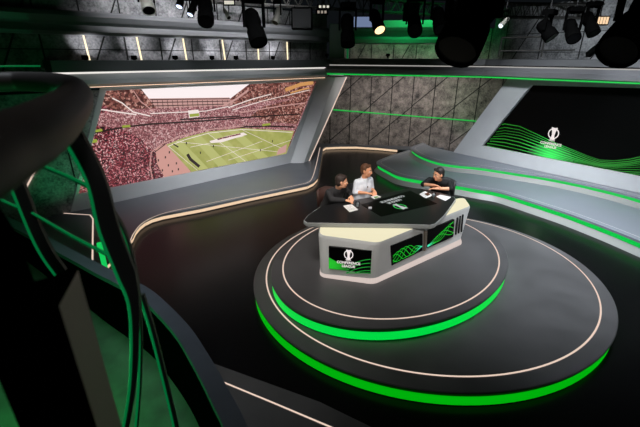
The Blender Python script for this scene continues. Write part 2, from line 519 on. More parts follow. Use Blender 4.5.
# ------------------------------------------------------------------ round platforms
def ellipse(c, a, b, ang, n=128):
    ca, sa = math.cos(math.radians(ang)), math.sin(math.radians(ang))
    return [(c[0] + a * math.cos(t) * ca - b * math.sin(t) * sa, c[1] + a * math.cos(t) * sa + b * math.sin(t) * ca) for t in (2 * PI * k / n for k in range(n))]
def platform(name, label, c, a, b, ang, z0, z1, E_, ci, ai, bi, angi):
    t = thing(name, label, 'platform', (c[0], c[1], z0))
    Z = lambda pts, z: [V((p[0], p[1], z)) for p in pts]
    o = ellipse(c, a, b, ang); o2 = ellipse(c, a - 0.012, b - 0.012, ang); i1 = ellipse(c, a - 0.03, b - 0.03, ang); i2 = ellipse(c, a - 0.018, b - 0.018, ang)
    mb = MB()
    mb.poly(Z(o2, z1)); mb.band(Z(o, z1 - 0.012), Z(o2, z1), 0); mb.band(Z(o, z1 - 0.02), Z(o, z1 - 0.012), 0)
    mb.build('deck', M_DECK, t)
    MB().band(Z(i1, z1 - 0.085), Z(o, z1 - 0.02), 0, True, True).build('lip', M_LIP, t)
    MB().band(Z(i2, z0 + 0.012), Z(i1, z1 - 0.085), 0, True, True).build('light_band', E_, t)
    MB().prism(i1, z0, z0 + 0.012).build('base', M_LIP, t)
    P = Z(ellipse(ci, ai, bi, angi, 160), z1 + 0.004); Q = Z(ellipse(ci, ai - 0.024, bi - 0.024, angi, 160), z1 + 0.004)
    MB().band(Q, P, 0).build('inlay_light', E_INLAY, t)
    return t
platform('round_platform', 'large lower oval grey platform with a deep green glowing rim on the black floor', (1.85, 5.94), 3.01, 2.715, 12, 0, 0.22, E_GREEN_D, (1.864, 6.03), 2.83, 2.575, 13)
platform('round_platform', 'smaller upper oval platform with bright green rim, carrying the presenters desk', (1.343, 6.183), 2.42, 1.835, 43, 0.22, 0.44, E_GREEN, (1.34, 6.193), 2.19, 1.723, 43.3)


# ------------------------------------------------------------------ flat graphics on screens
def glow_mat(name, far, near, P, rad, strength=1.0):
    m = bpy.data.materials.new(name); m.use_nodes = True
    nt = m.node_tree; b = nt.nodes['Principled BSDF']
    b.inputs['Base Color'].default_value = (0.01, 0.01, 0.01, 1); b.inputs['Roughness'].default_value = 0.4
    tc = nt.nodes.new('ShaderNodeTexCoord')
    d = nt.nodes.new('ShaderNodeVectorMath'); d.operation = 'DISTANCE'; d.inputs[1].default_value = P
    nt.links.new(tc.outputs['Object'], d.inputs[0])
    mr = nt.nodes.new('ShaderNodeMapRange'); mr.interpolation_type = 'SMOOTHSTEP'
    mr.inputs['From Min'].default_value = 0; mr.inputs['From Max'].default_value = rad
    nt.links.new(d.outputs['Value'], mr.inputs['Value'])
    cr = nt.nodes.new('ShaderNodeValToRGB')
    cr.color_ramp.elements[0].color = (*lin(near), 1); cr.color_ramp.elements[1].color = (*lin(far), 1)
    nt.links.new(mr.outputs['Result'], cr.inputs['Fac'])
    nt.links.new(cr.outputs['Color'], b.inputs['Emission Color'])
    b.inputs['Emission Strength'].default_value = strength
    MATS[name] = m
    return m

E_LOGO = emit('logo_white', (236, 226, 224), 1.0)
E_LOGOG = emit('logo_green', (40, 200, 80), 1.0)

class Plane:
    """a flat screen frame: origin O, right U, up W, normal N (towards the viewer)"""
    def __init__(s, O, U, W):
        s.O = V(O); s.U = V(U).normalized(); s.N = s.U.cross(V(W)).normalized(); s.W = s.N.cross(s.U)
    def p(s, u, w, h=0.0): return s.O + s.U * u + s.W * w + s.N * h
    def px(s, x, y, h=0.0):
        return onpl(x, y, s.O, s.N) + s.N * h
    def uw(s, P): d = V(P) - s.O; return d.dot(s.U), d.dot(s.W)

def stroke(mb, pts, w, n, mi=0):
    """ribbon of width w along 3-D points lying in a plane of normal n"""
    P = [V(p) for p in pts]; A = []; B = []
    ws = w if hasattr(w, '__len__') else [w] * len(P)
    for i, p in enumerate(P):
        t = (P[min(i + 1, len(P) - 1)] - P[max(i - 1, 0)]).normalized()
        s_ = n.cross(t).normalized() * ws[i] / 2
        A.append(p + s_); B.append(p - s_)
    mb.band(B, A, mi, False)

def emblem(pl, u, w, s, h, parent, mr=None, mt=None):
    """winged cup inside an open ring: a mark on the screens"""
    mb = MB()
    seg = [math.radians(a) for a in range(108, 433, 12)]
    stroke(mb, [pl.p(u + 0.40 * s * math.cos(a), w + 0.42 * s * math.sin(a), h) for a in seg], 0.085 * s, pl.N)
    r = mb.build('emblem_ring', mr or E_LOGO, parent)
    mb = MB()
    prof = [(-0.20, -0.52), (0.20, -0.52), (0.10, -0.36), (0.07, -0.10), (0.11, 0.16), (0.20, 0.34), (0.22, 0.52), (0.03, 0.47), (0.02, -0.2), (-0.02, -0.2), (-0.03, 0.47), (-0.22, 0.52), (-0.20, 0.34), (-0.11, 0.16), (-0.07, -0.10), (-0.10, -0.36)]
    hh = [(a, b) for a, b in prof]
    for sg in (1, -1):
        left = [(-0.22, -0.52), (0.0, -0.52), (0.0, 0.47), (-0.24, 0.52), (-0.22, 0.34), (-0.15, 0.16), (-0.11, -0.10), (-0.13, -0.36)]
        pts = [pl.p(u + sg * a * s, w + b * s, h + 0.001) for a, b in left]
        mb.poly(pts if sg == 1 else list(reversed(pts)))
    mb.build('emblem_cup', mt or E_LOGO, parent)

def lettering(pl, body, u, w, size, h, parent, m, name='lettering', squash=1.0):
    vs, fs = text_mesh(body, size)
    mb = MB(); mb.add([pl.p(u + v.x * squash, w + v.y, h) for v in vs], fs)
    return mb.build(name, m, parent)

def interp(pts, x):
    if x <= pts[0][0]:
        (a, b), (c, d) = pts[0], pts[1]
        return b + (d - b) * (x - a) / (c - a)
    for (a, b), (c, d) in zip(pts[:-1], pts[1:]):
        if x <= c:
            t = (x - a) / (c - a)
            return b + (d - b) * t
    (a, b), (c, d) = pts[-2], pts[-1]
    return b + (d - b) * (x - a) / (c - a)

# ------------------------------------------------------------------ left: stadium picture in its surround
PLL = Plane(LP(0, 0, 0.0), V((0.7317, 0.6816, 0)), V((0, 0, 1)))
lscr = thing('video_wall', 'wide video screen showing a packed football stadium in a grey slanted surround', 'screen', LP(2.5, 0.25, 0.05))
TL, TR, BR, BL = (105.5, 90.6), (316, 81), (286, 153.7), (78, 193.6)
sc4 = [PLL.px(*p) for p in (BL, BR, TR, TL)]
# surround: ring between the outer outline and the opening, set 12 cm proud with splayed reveal
def ringframe(pl, inner, outer, depth, reveal, mats, parent, name='surround'):
    mb = MB()
    i0 = [p + pl.N * 0.005 for p in inner]; i1 = [p + pl.N * depth for p in inner]; o1 = [p + pl.N * depth for p in outer]; o0 = [V(p) for p in outer]
    mb.band(i0, i1, 0); mb.band(i1, o1, 0); mb.band(o1, o0, 0)
    return mb.build(name, mats, parent)
LO = [PLL.px(*p) for p in ((68, 203), (297, 158.5), (335, 76), (99, 84))]
LO = [V((p.x, p.y, z)) for p, z in zip(LO, (0.17, 0.17, 3.06, 3.06))]
ringframe(PLL, sc4, LO, 0.05, 0, M_FRAME, lscr)
# splayed fin at the right of the screen
fin = MB()
f0 = [PLL.px(288, 158, 0.05), PLL.px(316.5, 81, 0.05), PLL.px(322, 72, 0.05), PLL.px(335, 72, 0.3), PLL.px(302, 158.5, 0.42), PLL.px(296, 160, 0.3)]
fa = [V((*xy(PLL.px(289, 157.5, 0.06)), 0.17)), V((*xy(PLL.px(297, 159, 0.38)), 0.17)), V((*xy(PLL.px(304, 157, 0.28)), 0.17)), V((*xy(PLL.px(306, 157, 0.02)), 0.17))]
fb = [V((*xy(PLL.px(319, 78, 0.06)), 3.06)), V((*xy(PLL.px(328, 76, 0.38)), 3.06)), V((*xy(PLL.px(341, 76, 0.28)), 3.06)), V((*xy(PLL.px(343, 76, 0.02)), 3.06))]
fin.band(fa, fb, 0, True)
fin.build('surround_fin', M_FRAME, lscr)
fl = MB(); fl.bar(fa[2] + PLL.N * 0.015, fb[2] + PLL.N * 0.015, 0.025)
fl.build('edge_light', E_INLAY, lscr)

def crowd_mat(name, cols, scale, strength=1.0, big=0.35):
    m = bpy.data.materials.new(name); m.use_nodes = True
    nt = m.node_tree; b = nt.nodes['Principled BSDF']
    b.inputs['Base Color'].default_value = (0.01, 0.01, 0.01, 1); b.inputs['Roughness'].default_value = 0.5
    tc = nt.nodes.new('ShaderNodeTexCoord')
    vo = nt.nodes.new('ShaderNodeTexVoronoi'); vo.inputs['Scale'].default_value = scale
    nt.links.new(tc.outputs['Object'], vo.inputs['Vector'])
    sx = nt.nodes.new('ShaderNodeSeparateColor'); nt.links.new(vo.outputs['Color'], sx.inputs['Color'])
    nz = nt.nodes.new('ShaderNodeTexNoise'); nz.inputs['Scale'].default_value = 2.5; nz.inputs['Detail'].default_value = 4
    nt.links.new(tc.outputs['Object'], nz.inputs['Vector'])
    ma = nt.nodes.new('ShaderNodeMath'); ma.operation = 'MULTIPLY_ADD'; ma.inputs[1].default_value = big
    nt.links.new(nz.outputs['Fac'], ma.inputs[0]); nt.links.new(sx.outputs['Red'], ma.inputs[2])
    sb = nt.nodes.new('ShaderNodeMath'); sb.operation = 'SUBTRACT'; sb.inputs[1].default_value = big / 2; sb.use_clamp = True
    nt.links.new(ma.outputs[0], sb.inputs[0])
    cr = nt.nodes.new('ShaderNodeValToRGB'); cr.color_ramp.interpolation = 'CONSTANT'
    el = cr.color_ramp.elements
    while len(el) < len(cols): el.new(0.5)
    for e, (p, c) in zip(el, cols): e.position = p; e.color = (*lin(c), 1)
    nt.links.new(sb.outputs[0], cr.inputs['Fac'])
    nt.links.new(cr.outputs['Color'], b.inputs['Emission Color'])
    b.inputs['Emission Strength'].default_value = strength
    MATS[name] = m
    return m
C_NEAR = crowd_mat('crowd_near', [(0, (32, 12, 16)), (0.24, (92, 26, 38)), (0.45, (138, 52, 62)), (0.62, (64, 20, 30)), (0.76, (196, 120, 126)), (0.94, (228, 190, 188))], 42)
C_FAR = crowd_mat('crowd_far', [(0, (104, 58, 62)), (0.3, (158, 100, 104)), (0.5, (188, 136, 136)), (0.7, (130, 74, 78)), (0.87, (214, 176, 174))], 38, 1.0, 0.6)
C_ROOF = crowd_mat('roof_steel', [(0, (70, 34, 30)), (0.35, (112, 62, 56)), (0.6, (150, 96, 86)), (0.85, (196, 150, 138))], 24, 1.0, 0.7)
def pitch_mat():
    m = bpy.data.materials.new('pitch_grass'); m.use_nodes = True
    nt = m.node_tree; b = nt.nodes['Principled BSDF']; b.inputs['Base Color'].default_value = (0.01, 0.01, 0.01, 1)
    tc = nt.nodes.new('ShaderNodeTexCoord'); nz = nt.nodes.new('ShaderNodeTexNoise'); nz.inputs['Scale'].default_value = 3; nz.inputs['Detail'].default_value = 5
    nt.links.new(tc.outputs['Object'], nz.inputs['Vector'])
    cr = nt.nodes.new('ShaderNodeValToRGB'); cr.color_ramp.elements[0].position = 0.35; cr.color_ramp.elements[1].position = 0.7
    cr.color_ramp.elements[0].color = (*lin((150, 154, 76)), 1); cr.color_ramp.elements[1].color = (*lin((178, 176, 104)), 1)
    nt.links.new(nz.outputs['Fac'], cr.inputs['Fac']); nt.links.new(cr.outputs['Color'], b.inputs['Emission Color']); b.inputs['Emission Strength'].default_value = 1
    return m
pm = [C_NEAR, emit('pic_sky', (252, 240, 240), 1.0), C_ROOF, C_FAR, pitch_mat(), emit('pic_stripe', (180, 182, 110), 1.0), emit('pic_white', (240, 226, 220), 1.0),
      emit('pic_track', (204, 150, 140), 1.0), emit('pic_dark', (40, 22, 20), 1.0), emit('pic_board', (150, 160, 60), 1.0), emit('pic_orange', (206, 150, 92), 1.0), emit('pic_grey', (196, 150, 144), 1.0), emit('pic_dkstripe', (132, 138, 50), 1.0)]
pic = MB()
def pg_(pts, mi, lv): pic.poly([PLL.px(x, y, 0.012 + 0.0012 * lv) for x, y in reversed(pts)], mi)
def st_(pts, w, mi, lv):     # w in millimetres on the screen
    stroke(pic, [PLL.px(x, y, 0.012 + 0.0012 * lv) for x, y in pts], w / 1000, PLL.N, mi)
pg_([TL, TR, BR, BL], 0, 0)
pg_([(139, 89), (250, 84), (240, 92), (230, 99), (150, 100), (144, 96)], 1, 1)
pg_([(106.6, 90.6), (141, 89), (149, 99), (158, 107), (160, 111), (140, 114), (118, 112), (100, 104)], 2, 2)
pg_([(249, 84.1), (315.6, 81), (309, 97), (270, 103), (236, 108), (222, 106), (232, 97)], 2, 2)
pg_([(148, 98.5), (229, 97.5), (233, 104), (228, 107), (158, 110)], 11, 3)
pg_([(96, 114), (118, 110), (158, 108), (232, 105.5), (309, 96), (300, 120), (293, 131.5), (242, 128.5), (207, 132), (184, 138), (166, 145), (152, 150), (140, 138), (120, 128), (98, 126)], 3, 4)
pg_([(300, 97), (309, 95), (297, 124), (270, 122), (250, 116), (262, 107)], 2, 5)
for y0, y1 in ((99.5, 98.6), (102.5, 101), (106, 104)): st_([(150, y0), (190, (y0 + y1) / 2), (230, y1)], 22, 8, 5)
for k in range(16): st_([(152 + k * 5, 100), (153 + k * 5, 108.5)], 14, 8, 5)
st_([(112, 98), (122, 103), (133, 112), (150, 116)], 30, 6, 6); st_([(133, 90.5), (140, 101), (154, 112)], 25, 11, 6); st_([(98, 109), (118, 112), (136, 114.5)], 30, 6, 6)
st_([(150, 113.5), (205, 111), (228, 106.5)], 24, 6, 6); st_([(228, 107.5), (252, 99), (271, 94)], 30, 6, 6); st_([(222, 106), (236, 99), (248, 90)], 60, 11, 6)
st_([(232, 110), (262, 101), (309, 90)], 22, 6, 6); st_([(240, 112.5), (280, 106), (304, 103)], 35, 11, 6); st_([(285, 90), (300, 84.5), (313, 82.5)], 120, 10, 6); st_([(290, 93), (300, 90), (309, 88)], 50, 10, 6)
st_([(93, 133), (110, 129.5), (128, 126.5), (150, 124), (200, 121), (250, 117), (300, 114)], 45, 8, 7)
st_([(95, 131), (102, 129.8)], 60, 9, 8); st_([(122, 126.5), (130, 125.8)], 60, 9, 8); st_([(88, 142), (97, 140.5)], 80, 9, 8); st_([(262, 125), (270, 124)], 70, 9, 8)
st_([(180, 119.5), (240, 116)], 40, 8, 7); st_([(240, 127), (265, 126), (294, 127)], 50, 8, 7)
pg_([(187.5, 110.5), (198, 109.5), (199.5, 116.5), (189, 118)], 6, 8); pg_([(189, 114), (198.5, 113), (199, 116), (189.5, 117)], 9, 9)
pg_([(155, 149), (166, 143.5), (191, 172), (164, 177), (157, 164)], 7, 8)
pg_([(166, 144.5), (184, 137.5), (207, 131.5), (242, 128), (293.5, 131), (285.8, 153.6), (205, 169), (191, 171.8)], 4, 9)
for a, b, c, d in (((171, 143), (199, 170), (208, 168.2), (180, 139.5)), ((190, 136.3), (218, 166.4), (228, 164.5), (199, 134)), ((207, 132), (238, 162.6), (248, 160.6), (217, 131)), ((226, 130), (258, 158.8), (268, 157), (236, 129))):
    pg_([a, d, c, b], 5, 10)
for a, b in (((168, 146), (197, 170)), ((176, 141.5), (281, 152)), ((206, 161.5), (262, 141)), ((190, 147), (243, 136)), ((228, 160), (291, 140)), ((240, 128.8), (285, 150)), ((207, 133), (245, 161))): st_([a, b], 12, 6, 11)
st_([(168, 146), (185, 139.5), (208, 133), (242, 129.3), (292, 132.3)], 18, 6, 11)
pg_([(209, 141), (226, 136), (243, 132.3), (247, 134.5), (238, 137), (222, 142), (211, 143)], 6, 12)
st_([(217, 139.3), (222, 138), (240, 133.8)], 45, 0, 13)
st_([(152, 179), (149.5, 165), (151, 152), (162, 143.5), (182, 135.5), (207, 129.5), (243, 126)], 28, 11, 12)
st_([(153.5, 178), (151.5, 165), (153, 153), (165, 144)], 24, 8, 13)
st_([(187, 154), (190, 159), (199, 166.5)], 90, 8, 13); st_([(173, 144), (178, 147)], 40, 8, 13)
for x, y in ((186, 143), (200, 152.5), (213, 146), (272, 141), (260, 150), (165, 157), (168, 165), (162, 170), (172, 171), (158, 160), (176, 163), (169, 152), (178, 169)): st_([(x, y - 1), (x, y + 1.2)], 35, 8, 13)
pg_([(278, 149), (286.3, 144), (285.5, 152), (276, 155)], 11, 12)
pic.build('screen_picture', pm, lscr)

# ------------------------------------------------------------------ right: black screen with green waves
PLR = Plane(RPt(0, 0, 0), V((0.594, -0.8045, 0)), V((0, 0, 1)))
rscr = thing('video_wall', 'black video screen with green waves and white trophy emblem at the right', 'screen', RPt(3, 0.55, 0.05))
rTL, rBL = PLR.px(533.7, 85), PLR.px(484, 145.5)
rBR = PLR.px(715, 190.5); rTR = PLR.px(715, 90)
i4 = [rBL, rBR, rTR, rTL]
o4 = [PLR.px(455.5, 152), PLR.px(720, 213), PLR.px(720, 60), PLR.px(512, 76)]
o4 = [V((p.x, p.y, z)) for p, z in zip(o4, (0.56, 0.56, 3.2, 3.2))]
ringframe(PLR, i4, o4, 0.14, 0, M_FRAME, rscr)
MB().poly([p + PLR.N * 0.01 for p in i4]).build('screen_glass', M_GLASSBLACK, rscr)
gp = PLR.px(549, 157.5) - rscr.location
WAVE = glow_mat('wave_green', (12, 128, 10), (60, 255, 100), tuple(gp), 1.1)
top_e = [(484, 135), (492, 127.5), (505, 123.7), (520, 126), (537, 133.7), (555, 142.5), (570, 148.7), (587, 156), (600, 160.5), (615, 161), (630, 159), (640, 156.5), (680, 150)]
bot_e = [(484, 144.3), (500, 147.8), (517, 151.6), (540, 157), (562, 162), (585, 166.5), (600, 169.5), (620, 172.5), (640, 173.8), (680, 172)]
wv = MB()
xl = lambda y: 533.7 + (484 - 533.7) * (y - 85) / 60.5
NW = 9
for i in range(NW):
    t = i / (NW - 1)
    pts = []; ws = []
    for k in range(70):
        x = 484.5 + k * 2.9
        y = interp(top_e, x) * (1 - t) + interp(bot_e, x) * t + 0.5 * math.sin(x * 0.05 + i)
        if x < xl(y) + 0.4: continue
        pts.append(PLR.px(x, y, 0.013 + 0.0003 * i))
        ws.append(0.021 + 0.008 * math.sin(x * 0.03 + i * 0.9))
    stroke(wv, pts, ws, PLR.N)
# the glow where the waves meet the lower edge
g = []
for k in range(20):
    x = 536 + k * 1.4
    g.append((x, min(150.5 + abs(x - 549) * 0.25, 145.5 + (x - 484) * 0.195 + 0)))
yb = lambda x: 145.2 + (x - 484) * 0.1948
gw = MB(); gw.poly([PLR.px(x, y, 0.0125) for x, y in reversed([(527, 152.4), (533, 146), (545, 143), (560, 145), (570, 151), (574, yb(574)), (527, yb(527))])])
gp2 = PLR.px(549, 158) - rscr.location
gw.build('glow_graphic', glow_mat('screen_glow', (1, 10, 2), (50, 240, 96), tuple(gp2), 0.62), rscr)
wv.build('wave_graphic', WAVE, rscr)
eu, ew = PLR.uw(PLR.px(553.8, 133.5))
emblem(PLR, eu, ew, 0.34, 0.018, rscr)
for body, px_, py_, sz, sq in (('UEFA', 552, 140.4, 0.065, 1.1), ('CONFERENCE', 551, 143.8, 0.098, 0.95), ('LEAGUE', 550.5, 147.0, 0.098, 0.95)):
    u_, w_ = PLR.uw(PLR.px(px_, py_))
    lettering(PLR, body, u_, w_, sz, 0.019, rscr, E_LOGO, 'lettering', sq)

# ------------------------------------------------------------------ presenters' desk
def round_poly(pts, r, n=5):
    out = []; N = len(pts)
    for i in range(N):
        p0, p, p1 = (V((*pts[i - 1], 0)), V((*pts[i], 0)), V((*pts[(i + 1) % N], 0)))
        rr = r[i] if hasattr(r, '__len__') else r
        a = p + (p0 - p).normalized() * min(rr, (p0 - p).length * 0.45); b = p + (p1 - p).normalized() * min(rr, (p1 - p).length * 0.45)
        for k in range(n):
            t = k / (n - 1)
            q = a * (1 - t) ** 2 + p * 2 * t * (1 - t) + b * t * t
            out.append((q.x, q.y))
    return out
ZF, ZP, ZL, ZT = 0.44, 0.53, 1.13, 1.22
desk = thing('presenter_desk', 'large white angular presenters desk with black top and built-in screens', 'desk', (1.3, 6.2, ZF))
fA, fB, fC = (xy(at(*p, ZF)) for p in ((319.5, 277), (373.8, 284.5), (462.5, 244)))
pA, pB, pC = (xy(at(*p, ZP)) for p in ((320, 273.5), (374, 278.8), (461.8, 238.5)))
lA, lB, lC = (xy(at(*p, ZL)) for p in ((318.2, 235.2), (377.8, 243.3), (471, 205.8)))
lD = xy(at(465, 197.3, ZL))
def backed(A, B, C, D=None, k=0.0):
    D = D or (C[0] - 0.02, C[1] + 0.42)
    return [A, B, C, D, (2.25, 6.95), (1.5, 6.45), (0.3, 6.3), (A[0] + 0.02, A[1] + 0.5)]
RR = [0.12, 0.1, 0.08, 0.12, 0.05, 0.05, 0.05, 0.05]
ringF, ringP, ringL = (round_poly(backed(*a), RR) for a in ((fA, fB, fC), (pA, pB, pC), (lA, lB, lC, lD)))
def z3(ring, z): return [V((p[0], p[1], z)) for p in ring]
cen = V((1.4, 6.2, 0))
MB().band(z3(ringF, ZF), z3(ringF, ZF + 0.035)).band(z3(ringF, ZF + 0.035), z3(ringP, ZP)).build('plinth_light', emit('plinth_led', (226, 208, 200), 0.85), desk)
body = MB()
body.band(z3(ringP, ZP), z3(ringL, ZL - 0.04)); body.band(z3(ringL, ZL - 0.04), z3([((p[0] * 0.985 + cen.x * 0.015), (p[1] * 0.985 + cen.y * 0.015)) for p in ringL], ZL))
body.build('body', M_WHITE, desk)
ringC = [((p[0] * 0.985 + cen.x * 0.015), (p[1] * 0.985 + cen.y * 0.015)) for p in ringL]
MB().poly(z3(ringC, ZL)).build('diffuser', E_CREAM, desk)
tpx = [(303.6, 220.5), (307, 216), (320.4, 206.5), (333, 203.8), (352.5, 200), (374, 196.5), (400, 189.8), (412, 187.6), (421, 188.5), (440, 192.5), (453.5, 196.3), (456, 199), (444, 215.6), (435.5, 223.6), (430, 225), (400, 224), (350, 223.4), (306.5, 222.8)]
top_xy = [xy(at(*p, ZT)) for p in reversed(tpx)]
top_xy = top_xy[::-1]
# counter-clockwise order for prism
def ccw(pts):
    a = sum(p[0] * q[1] - q[0] * p[1] for p, q in zip(pts, pts[1:] + pts[:1]))
    return pts if a > 0 else pts[::-1]
top_xy = ccw(top_xy)
inset = [((p[0] * 0.97 + cen.x * 0.03), (p[1] * 0.97 + cen.y * 0.03)) for p in top_xy]
tm = MB()
tm.band(z3(inset, ZL + 0.005), z3(top_xy, ZT - 0.06), 1); tm.band(z3(top_xy, ZT - 0.06), z3(top_xy, ZT - 0.004), 1)
in2 = [((p[0] * 0.992 + cen.x * 0.008), (p[1] * 0.992 + cen.y * 0.008)) for p in top_xy]
tm.band(z3(top_xy, ZT - 0.004), z3(in2, ZT), 1); tm.poly(z3(in2, ZT), 0)
tm.build('tabletop', [M_TOP, M_TOPEDGE], desk)
# built-in touch display, flush in the top
dsp = [at(*p, ZT + 0.004) for p in ((361, 204.6), (381.3, 216.4), (437, 203.6), (410, 190.6))]
dx = MB().prism(ccw([xy(p) for p in dsp]), ZT + 0.001, ZT + 0.006).build('touch_display', M_GLASSBLACK, desk)
U = (dsp[0] - dsp[3]).normalized()                      # reads from the presenters' side
PLD = Plane((0, 0, ZT + 0.008), U, V((U.y, -U.x, 0)) if False else V((0, 0, 1)).cross(U))
def duw(px_, py_): return PLD.uw(at(px_, py_, ZT + 0.008))
for b_, px_, py_, s_ in (('CONFERENCE', 392.5, 199.0, 0.10), ('LEAGUE', 394.2, 201.4, 0.10)):
    lettering(PLD, b_, *duw(px_, py_), s_, 0, dx, emit('display_text', (205, 210, 210), 0.8), 'lettering')
emblem(PLD, *duw(400, 206.5), 0.27, 0, dx, E_LOGOG, emit('display_text', (205, 210, 210), 0.8))
# front screens
class FacePlane(Plane): pass
fl0, fl1, fl2 = V((*pA, ZP)), V((*pB, ZP)), V((*lB, ZL))
PLF = Plane(fl1, fl1 - fl0, V((*lB, ZL)) - fl1)
gr0, gr1 = V((*pB, ZP)), V((*pC, ZP))
PLG = Plane(gr0, gr1 - gr0, V((*lB, ZL)) - gr0)
def face_screen(pl, px4, name='screen'):
    mb = MB()
    q = [pl.px(*p, 0.012) for p in px4]; q0 = [pl.px(*p, -0.04) for p in px4]
    mb.poly(q); mb.band(q0, q)
    return mb.build(name, M_GLASSBLACK, desk)
s1 = face_screen(PLF, [(329, 268.3), (370.6, 273.5), (371.8, 250.8), (328.8, 246.6)])
gpt = PLF.px(331, 264) - desk.location
wf = MB()
for i in range(7):
    stroke(wf, [PLF.px(x, min(272.6, 270 - (x - 340) * (0.9 - i * 0.07) * 0.55 + i * 2.6 + 0.012 * (x - 352) ** 2 * (1 if x > 352 else 0)), 0.0135) for x in np.linspace(346, 371, 14)], 0.013, PLF.N)
wf.build('wave_graphic', emit('desk_wave', (16, 140, 44), 1.0), s1)
gl = MB().poly([PLF.px(x, y, 0.0128) for x, y in ((329, 268.2), (350, 270.8), (345, 264), (336, 261), (329, 257))])
gl.build('glow_graphic', glow_mat('desk_glow', (2, 20, 4), (30, 190, 40), tuple(gpt), 0.36), s1)
emblem(PLF, *PLF.uw(PLF.px(348.7, 254.3)), 0.165, 0.015, s1)
for b_, py_, s_ in (('UEFA', 259.7, 0.035), ('CONFERENCE', 262.6, 0.058), ('LEAGUE', 266.0, 0.058)):
    lettering(PLF, b_, *PLF.uw(PLF.px(348.5, py_)), s_, 0.0155, s1, E_LOGO, 'lettering')
s2 = face_screen(PLG, [(391.6, 265.2), (422, 250.3), (422, 233.6), (390.5, 245.8)])
s3 = face_screen(PLG, [(426.2, 248.2), (452.8, 236.6), (454, 219.2), (427.4, 230.6)])
gq = PLG.px(424, 249) - desk.location
WD = glow_mat('desk_wave_glow', (14, 190, 34), (90, 255, 220), tuple(gq), 0.30, 1.0)
cl = lambda x: (245.8 + (x - 390.5) * -0.387 + 1.5, 265.2 + (x - 391.6) * -0.49 - 1.0)
w2 = MB(); w3 = MB()
for i in range(5):
    ph = i / 4
    pts = []
    for x in np.linspace(392.3, 421.6, 40):
        a, b = cl(x); u_ = (x - 392) / 30
        amp = 0.30 * math.sin(PI * min(1, u_ * 1.02)) + 0.17 * (1 - u_)
        f = 0.70 - 0.10 * u_ + 0.16 * u_ * u_ + amp * math.sin(u_ * 7.5 + ph * 4.2 + 0.4)
        f = min(0.96, max(0.14, f))
        pts.append(PLG.px(x, a + (b - a) * f, 0.0132 + i * 0.0002))
    stroke(w2, pts, 0.010, PLG.N)
    pts = []
    for x in np.linspace(426.8, 453, 40):
        a = 230.6 + (x - 427.4) * -0.4286 + 1.0; b = 248.2 + (x - 426.2) * -0.436 - 0.8; u_ = (x - 426.6) / 26.5
        f = 0.92 - 0.52 * u_ + (0.05 + 0.36 * u_) * math.sin(u_ * 5.5 + ph * 3.6 - 0.8)
        f = min(0.97, max(0.05, f))
        pts.append(PLG.px(x, a + (b - a) * f, 0.0132 + i * 0.0002))
    stroke(w3, pts, 0.011, PLG.N)
w2.build('wave_graphic', WD, s2); w3.build('wave_graphic', WD, s3)
mb = MB()
for x, y0, y1 in ((457.4, 217.6, 234.5), (460.2, 216, 233.2), (463, 214.6, 231.8)):
    a, b = PLG.px(x, y0, 0.0), PLG.px(x - 1.6, y1, 0.0)
    MB().bar(a, b, 0.028, 0.02, up=PLG.N).build('vent_slot', M_JOINT, desk)
a, b = PLG.px(424.8, 231, 0.015), PLG.px(424.0, 250, 0.015)
MB().bar(a, b, 0.045, 0.04, up=PLG.N).build('screen_divider', mat('beige_metal', (150, 138, 124), 0.35, 0.5), desk)

# ------------------------------------------------------------------ things on the desk
def sheet(name, label, cat, px4, h=0.003, m=M_PAPER, lines=True, group=None):
    q = [at(*p, ZT + 0.001) for p in px4]
    c = sum((p for p in q), V()) / len(q)
    t = thing(name, label, cat, (c.x, c.y, ZT + 0.001), group)
    MB().prism(ccw([xy(p) for p in q]), ZT + 0.001, ZT + 0.001 + h).build('sheet', m, t)
    if lines:
        mb = MB()
        for k in range(1, 6):
            f = k / 6.5
            a = q[0].lerp(q[3], f); b = q[1].lerp(q[2], f)
            a2, b2 = a.lerp(b, 0.12), a.lerp(b, 0.85 if k % 3 else 0.6)
            mb.bar((a2.x, a2.y, ZT + 0.0045), (b2.x, b2.y, ZT + 0.0045), 0.006, 0.001)
        mb.build('printed_lines', M_INK, t)
    return t
sheet('script_page', 'white script page on the desk in front of the dark-clad man at left', 'paper', [(343, 205.8), (351.6, 204.4), (358.2, 209.8), (349.6, 212.2)])
sheet('script_page', 'white script page under the brown phone before the man in black', 'paper', [(419.2, 194.2), (425, 191.4), (433.5, 195.4), (425.5, 198.4)])
sheet('script_page', 'white script page nearest the right end of the black desk top', 'paper', [(436.2, 196.8), (440.4, 194.8), (451, 197.2), (445.5, 201)])
tg = sheet('leaflet', 'white and green leaflet on the desk edge by the man in white', 'leaflet', [(370, 196.9), (377, 195.2), (381, 197.2), (374.2, 199)], 0.006, M_PAPER, False)
q = [at(*p, ZT + 0.008) for p in ((373.5, 197.0), (377.2, 196.2), (379.3, 197.1), (375.2, 198.1))]
MB().prism(ccw([xy(p) for p in q]), ZT + 0.007, ZT + 0.009).build('cover_print', emit('leaflet_green_glow', (110, 190, 50), 0.5), tg)  # green print brightened by a glow of its own in the material
q = [at(*p, ZT) for p in ((424.6, 194.4), (427.6, 193.2), (430.4, 195), (427.2, 196.1))]
ph = MB().prism(ccw([xy(p) for p in q]), ZT + 0.005, ZT + 0.016).build('phone', mat('brown_case', (96, 52, 36), 0.4), None, loc=(q[0].x, q[0].y, ZT + 0.005), bevel=0.003)
tag(ph, 'brown phone lying on the script page before the man in black', 'phone')
M_GLASS = bpy.data.materials.new('clear_glass'); M_GLASS.use_nodes = True
_b = M_GLASS.node_tree.nodes['Principled BSDF']; _b.inputs['Transmission Weight'].default_value = 1; _b.inputs['Roughness'].default_value = 0.03; _b.inputs['Base Color'].default_value = (0.95, 0.97, 0.97, 1); _b.inputs['IOR'].default_value = 1.08
